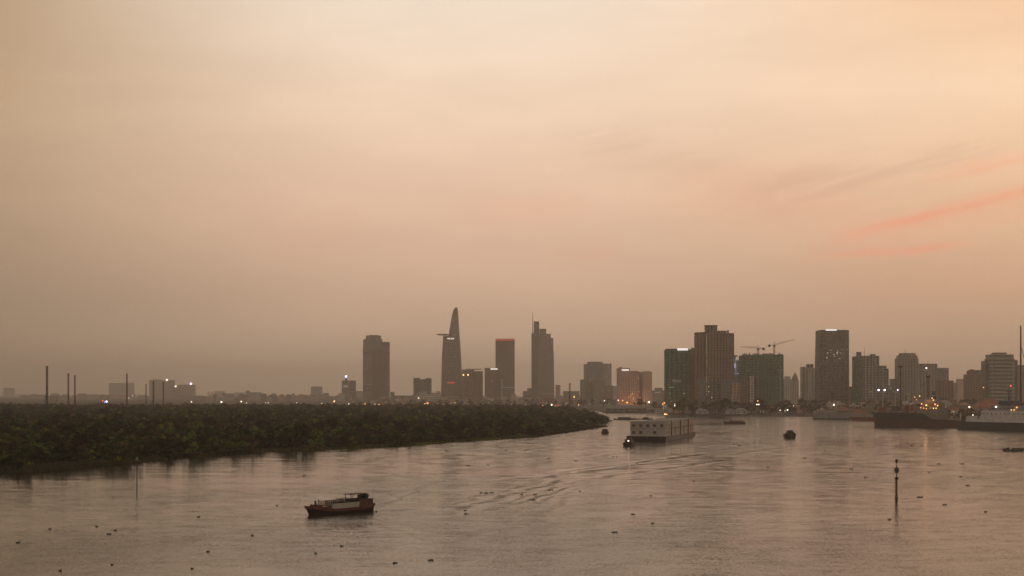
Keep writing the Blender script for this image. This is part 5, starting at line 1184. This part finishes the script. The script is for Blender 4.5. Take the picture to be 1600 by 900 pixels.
# ------------------------------------------------------------------ floating water hyacinth
def clump_mesh(seed, L, W, h):
    r = random.Random(seed); V = []; Fc = []
    n = 10; ring = [(L/2*cos(2*pi*i/n)*r.uniform(.8, 1.1), W/2*sin(2*pi*i/n)*r.uniform(.75, 1.15)) for i in range(n)]
    V += [(x, y, -.05) for x, y in ring]+[(x*.85, y*.85, h*.35) for x, y in ring]+[(0, 0, h*.45)]
    Fc += [(i, (i+1) % n, n+(i+1) % n, n+i) for i in range(n)]+[(n+i, n+(i+1) % n, 2*n) for i in range(n)]
    for _ in range(int(26*max(1, L/2))):
        a = r.uniform(0, 2*pi); q = sqrt(r.random())*.95; x, y = L/2*q*cos(a), W/2*q*sin(a); b_ = r.uniform(0, 2*pi); s = r.uniform(.12, .26); hh = h*r.uniform(.5, 1.2)
        u = Vector((cos(b_), sin(b_), 0))*s; t_ = Vector((-sin(b_)*.4, cos(b_)*.4, 1))*s*1.2; c = Vector((x, y, hh)); k = len(V)
        V += [tuple(Vector((x, y, h*.3))), tuple(c-u), tuple(c+t_), tuple(c+u)]; Fc.append((k, k+1, k+2, k+3))
    me = bpy.data.meshes.new('hyacinth'); me.from_pydata([tuple(v) for v in V], [], Fc); me.materials.append(M['hyacinth']); me.update(); return me
cm = [clump_mesh(k, 1.9+.3*k, 1.5+.2*k, .45) for k in range(4)]
HY = [(731,728,1.6,'compact dark clump of water hyacinth, larger of two below the point'),(763,727,1.0,'small dark clump of water hyacinth, smaller of two below the point'),(989,804,.8,'round clump of floating weed alone below the tug'),(960,832,.9,'flat clump of floating weed in the open river below the tug'),
      (995,724,1.2,'clump of floating weed just below the tug'),(617,880,1.0,'dark floating weed clump nearest the camera'),(673,876,.8,'twiggy floating weed clump beside the nearest one'),(1147,694,2.0,'floating weed clump under the reddish lighter'),(1155,696.5,2.2,'darker floating weed clump under the reddish lighter'),
      (1467,725,1.5,'broad floating weed clump beyond the red brown marker'),(1501,745,1.0,None),(1437,777,1.3,'dark floating weed clump beside the foot of the red brown marker'),(1476,789,1.1,'floating weed clump below and past the red brown marker'),(1452,739,.9,None),(1503,725,1.4,None),(1512,759,1.0,None),
      (1400,697,1.2,None),(1425,696,2.2,'long floating weed clump above the red brown marker'),(1440,696,1.6,None),(1352,746,1.2,None),(1330,733,1.5,None),(1340,690,1.5,None),(1178,691,1.6,None),(1188,691,1.6,None),(1257,716,1.4,None),
      (752,770,.9,None),(760,770.5,.9,None),(768,770,.9,None),(815,773,.8,None),(836,773,1.1,None),(834,781.5,1.0,None),(860,766,1.2,None),(727,798,.7,None),(728,803,.8,None),(857,717,1.3,None),(900,720,1.0,None),(958,714,1.0,None),(964,714,1.0,None),(698,705,1.6,None),(823,703.5,1.4,None),(790,704,1.4,None),(672,704.5,1.2,None),(588,799.5,.5,None),
      (170,835,.9,None),(180,829,.9,None),(151,823,.7,None),(78,827,.6,None),(28,848,.7,None),(310,808,1.0,None),(394,837,.7,None),(433,790,.6,None),(325,862,.6,None),(94,892,.7,None),(175,883,.6,None),(475,743,.8,None),(534,854,.6,None),(493,865,.6,None),(300,889,.6,None),(1020,818,.5,None),(1017,775,.5,None),(906,768,.5,None),(1540,800,.8,None),(1390,812,.7,None),(1290,705,1.2,None),(1100,724,1.1,None),(1084,752,.8,None),(1200,730,.9,None)]
def hzone(px, py):
    if px < 350: return 'small floating weed clump on the water off the thin channel pole'
    if px < 640: return 'small floating weed clump on the water around the red brown cargo boat'
    if py < 712: return 'small floating weed clump drifting along the edge of the point' if px < 920 else 'small floating weed clump between the barges and the port'
    if px < 1080: return 'small dark floating weed clump in the middle of the open river'
    if px < 1300: return 'small floating weed clump below the black rounded boat'
    return 'small floating weed clump near the red brown channel marker'
for k, (px, py, s, lab) in enumerate(HY):
    p = G(px, py); q = bpy.data.objects.new('water_hyacinth', cm[k % 4]); C.objects.link(q)
    q.location = (p.x, p.y, 0); q.rotation_euler = (0, 0, random.uniform(-.3, .3)); s *= (.38 if px < 650 else .5); q.scale = (s, s*random.uniform(.8, 1.5), max(.3, s*.5))
    tag(q, lab or hzone(px, py), 'floating plant', 'floating weed clumps on the river')
p = G(1583, 704.5); me = clump_mesh(50, 12, 5, 1.1)
q = bpy.data.objects.new('water_hyacinth', me); C.objects.link(q); q.location = (p.x, p.y, 0); tag(q, 'largest raft of dark floating weed, in front of the white ship', 'floating plant', 'floating weed clumps on the river')
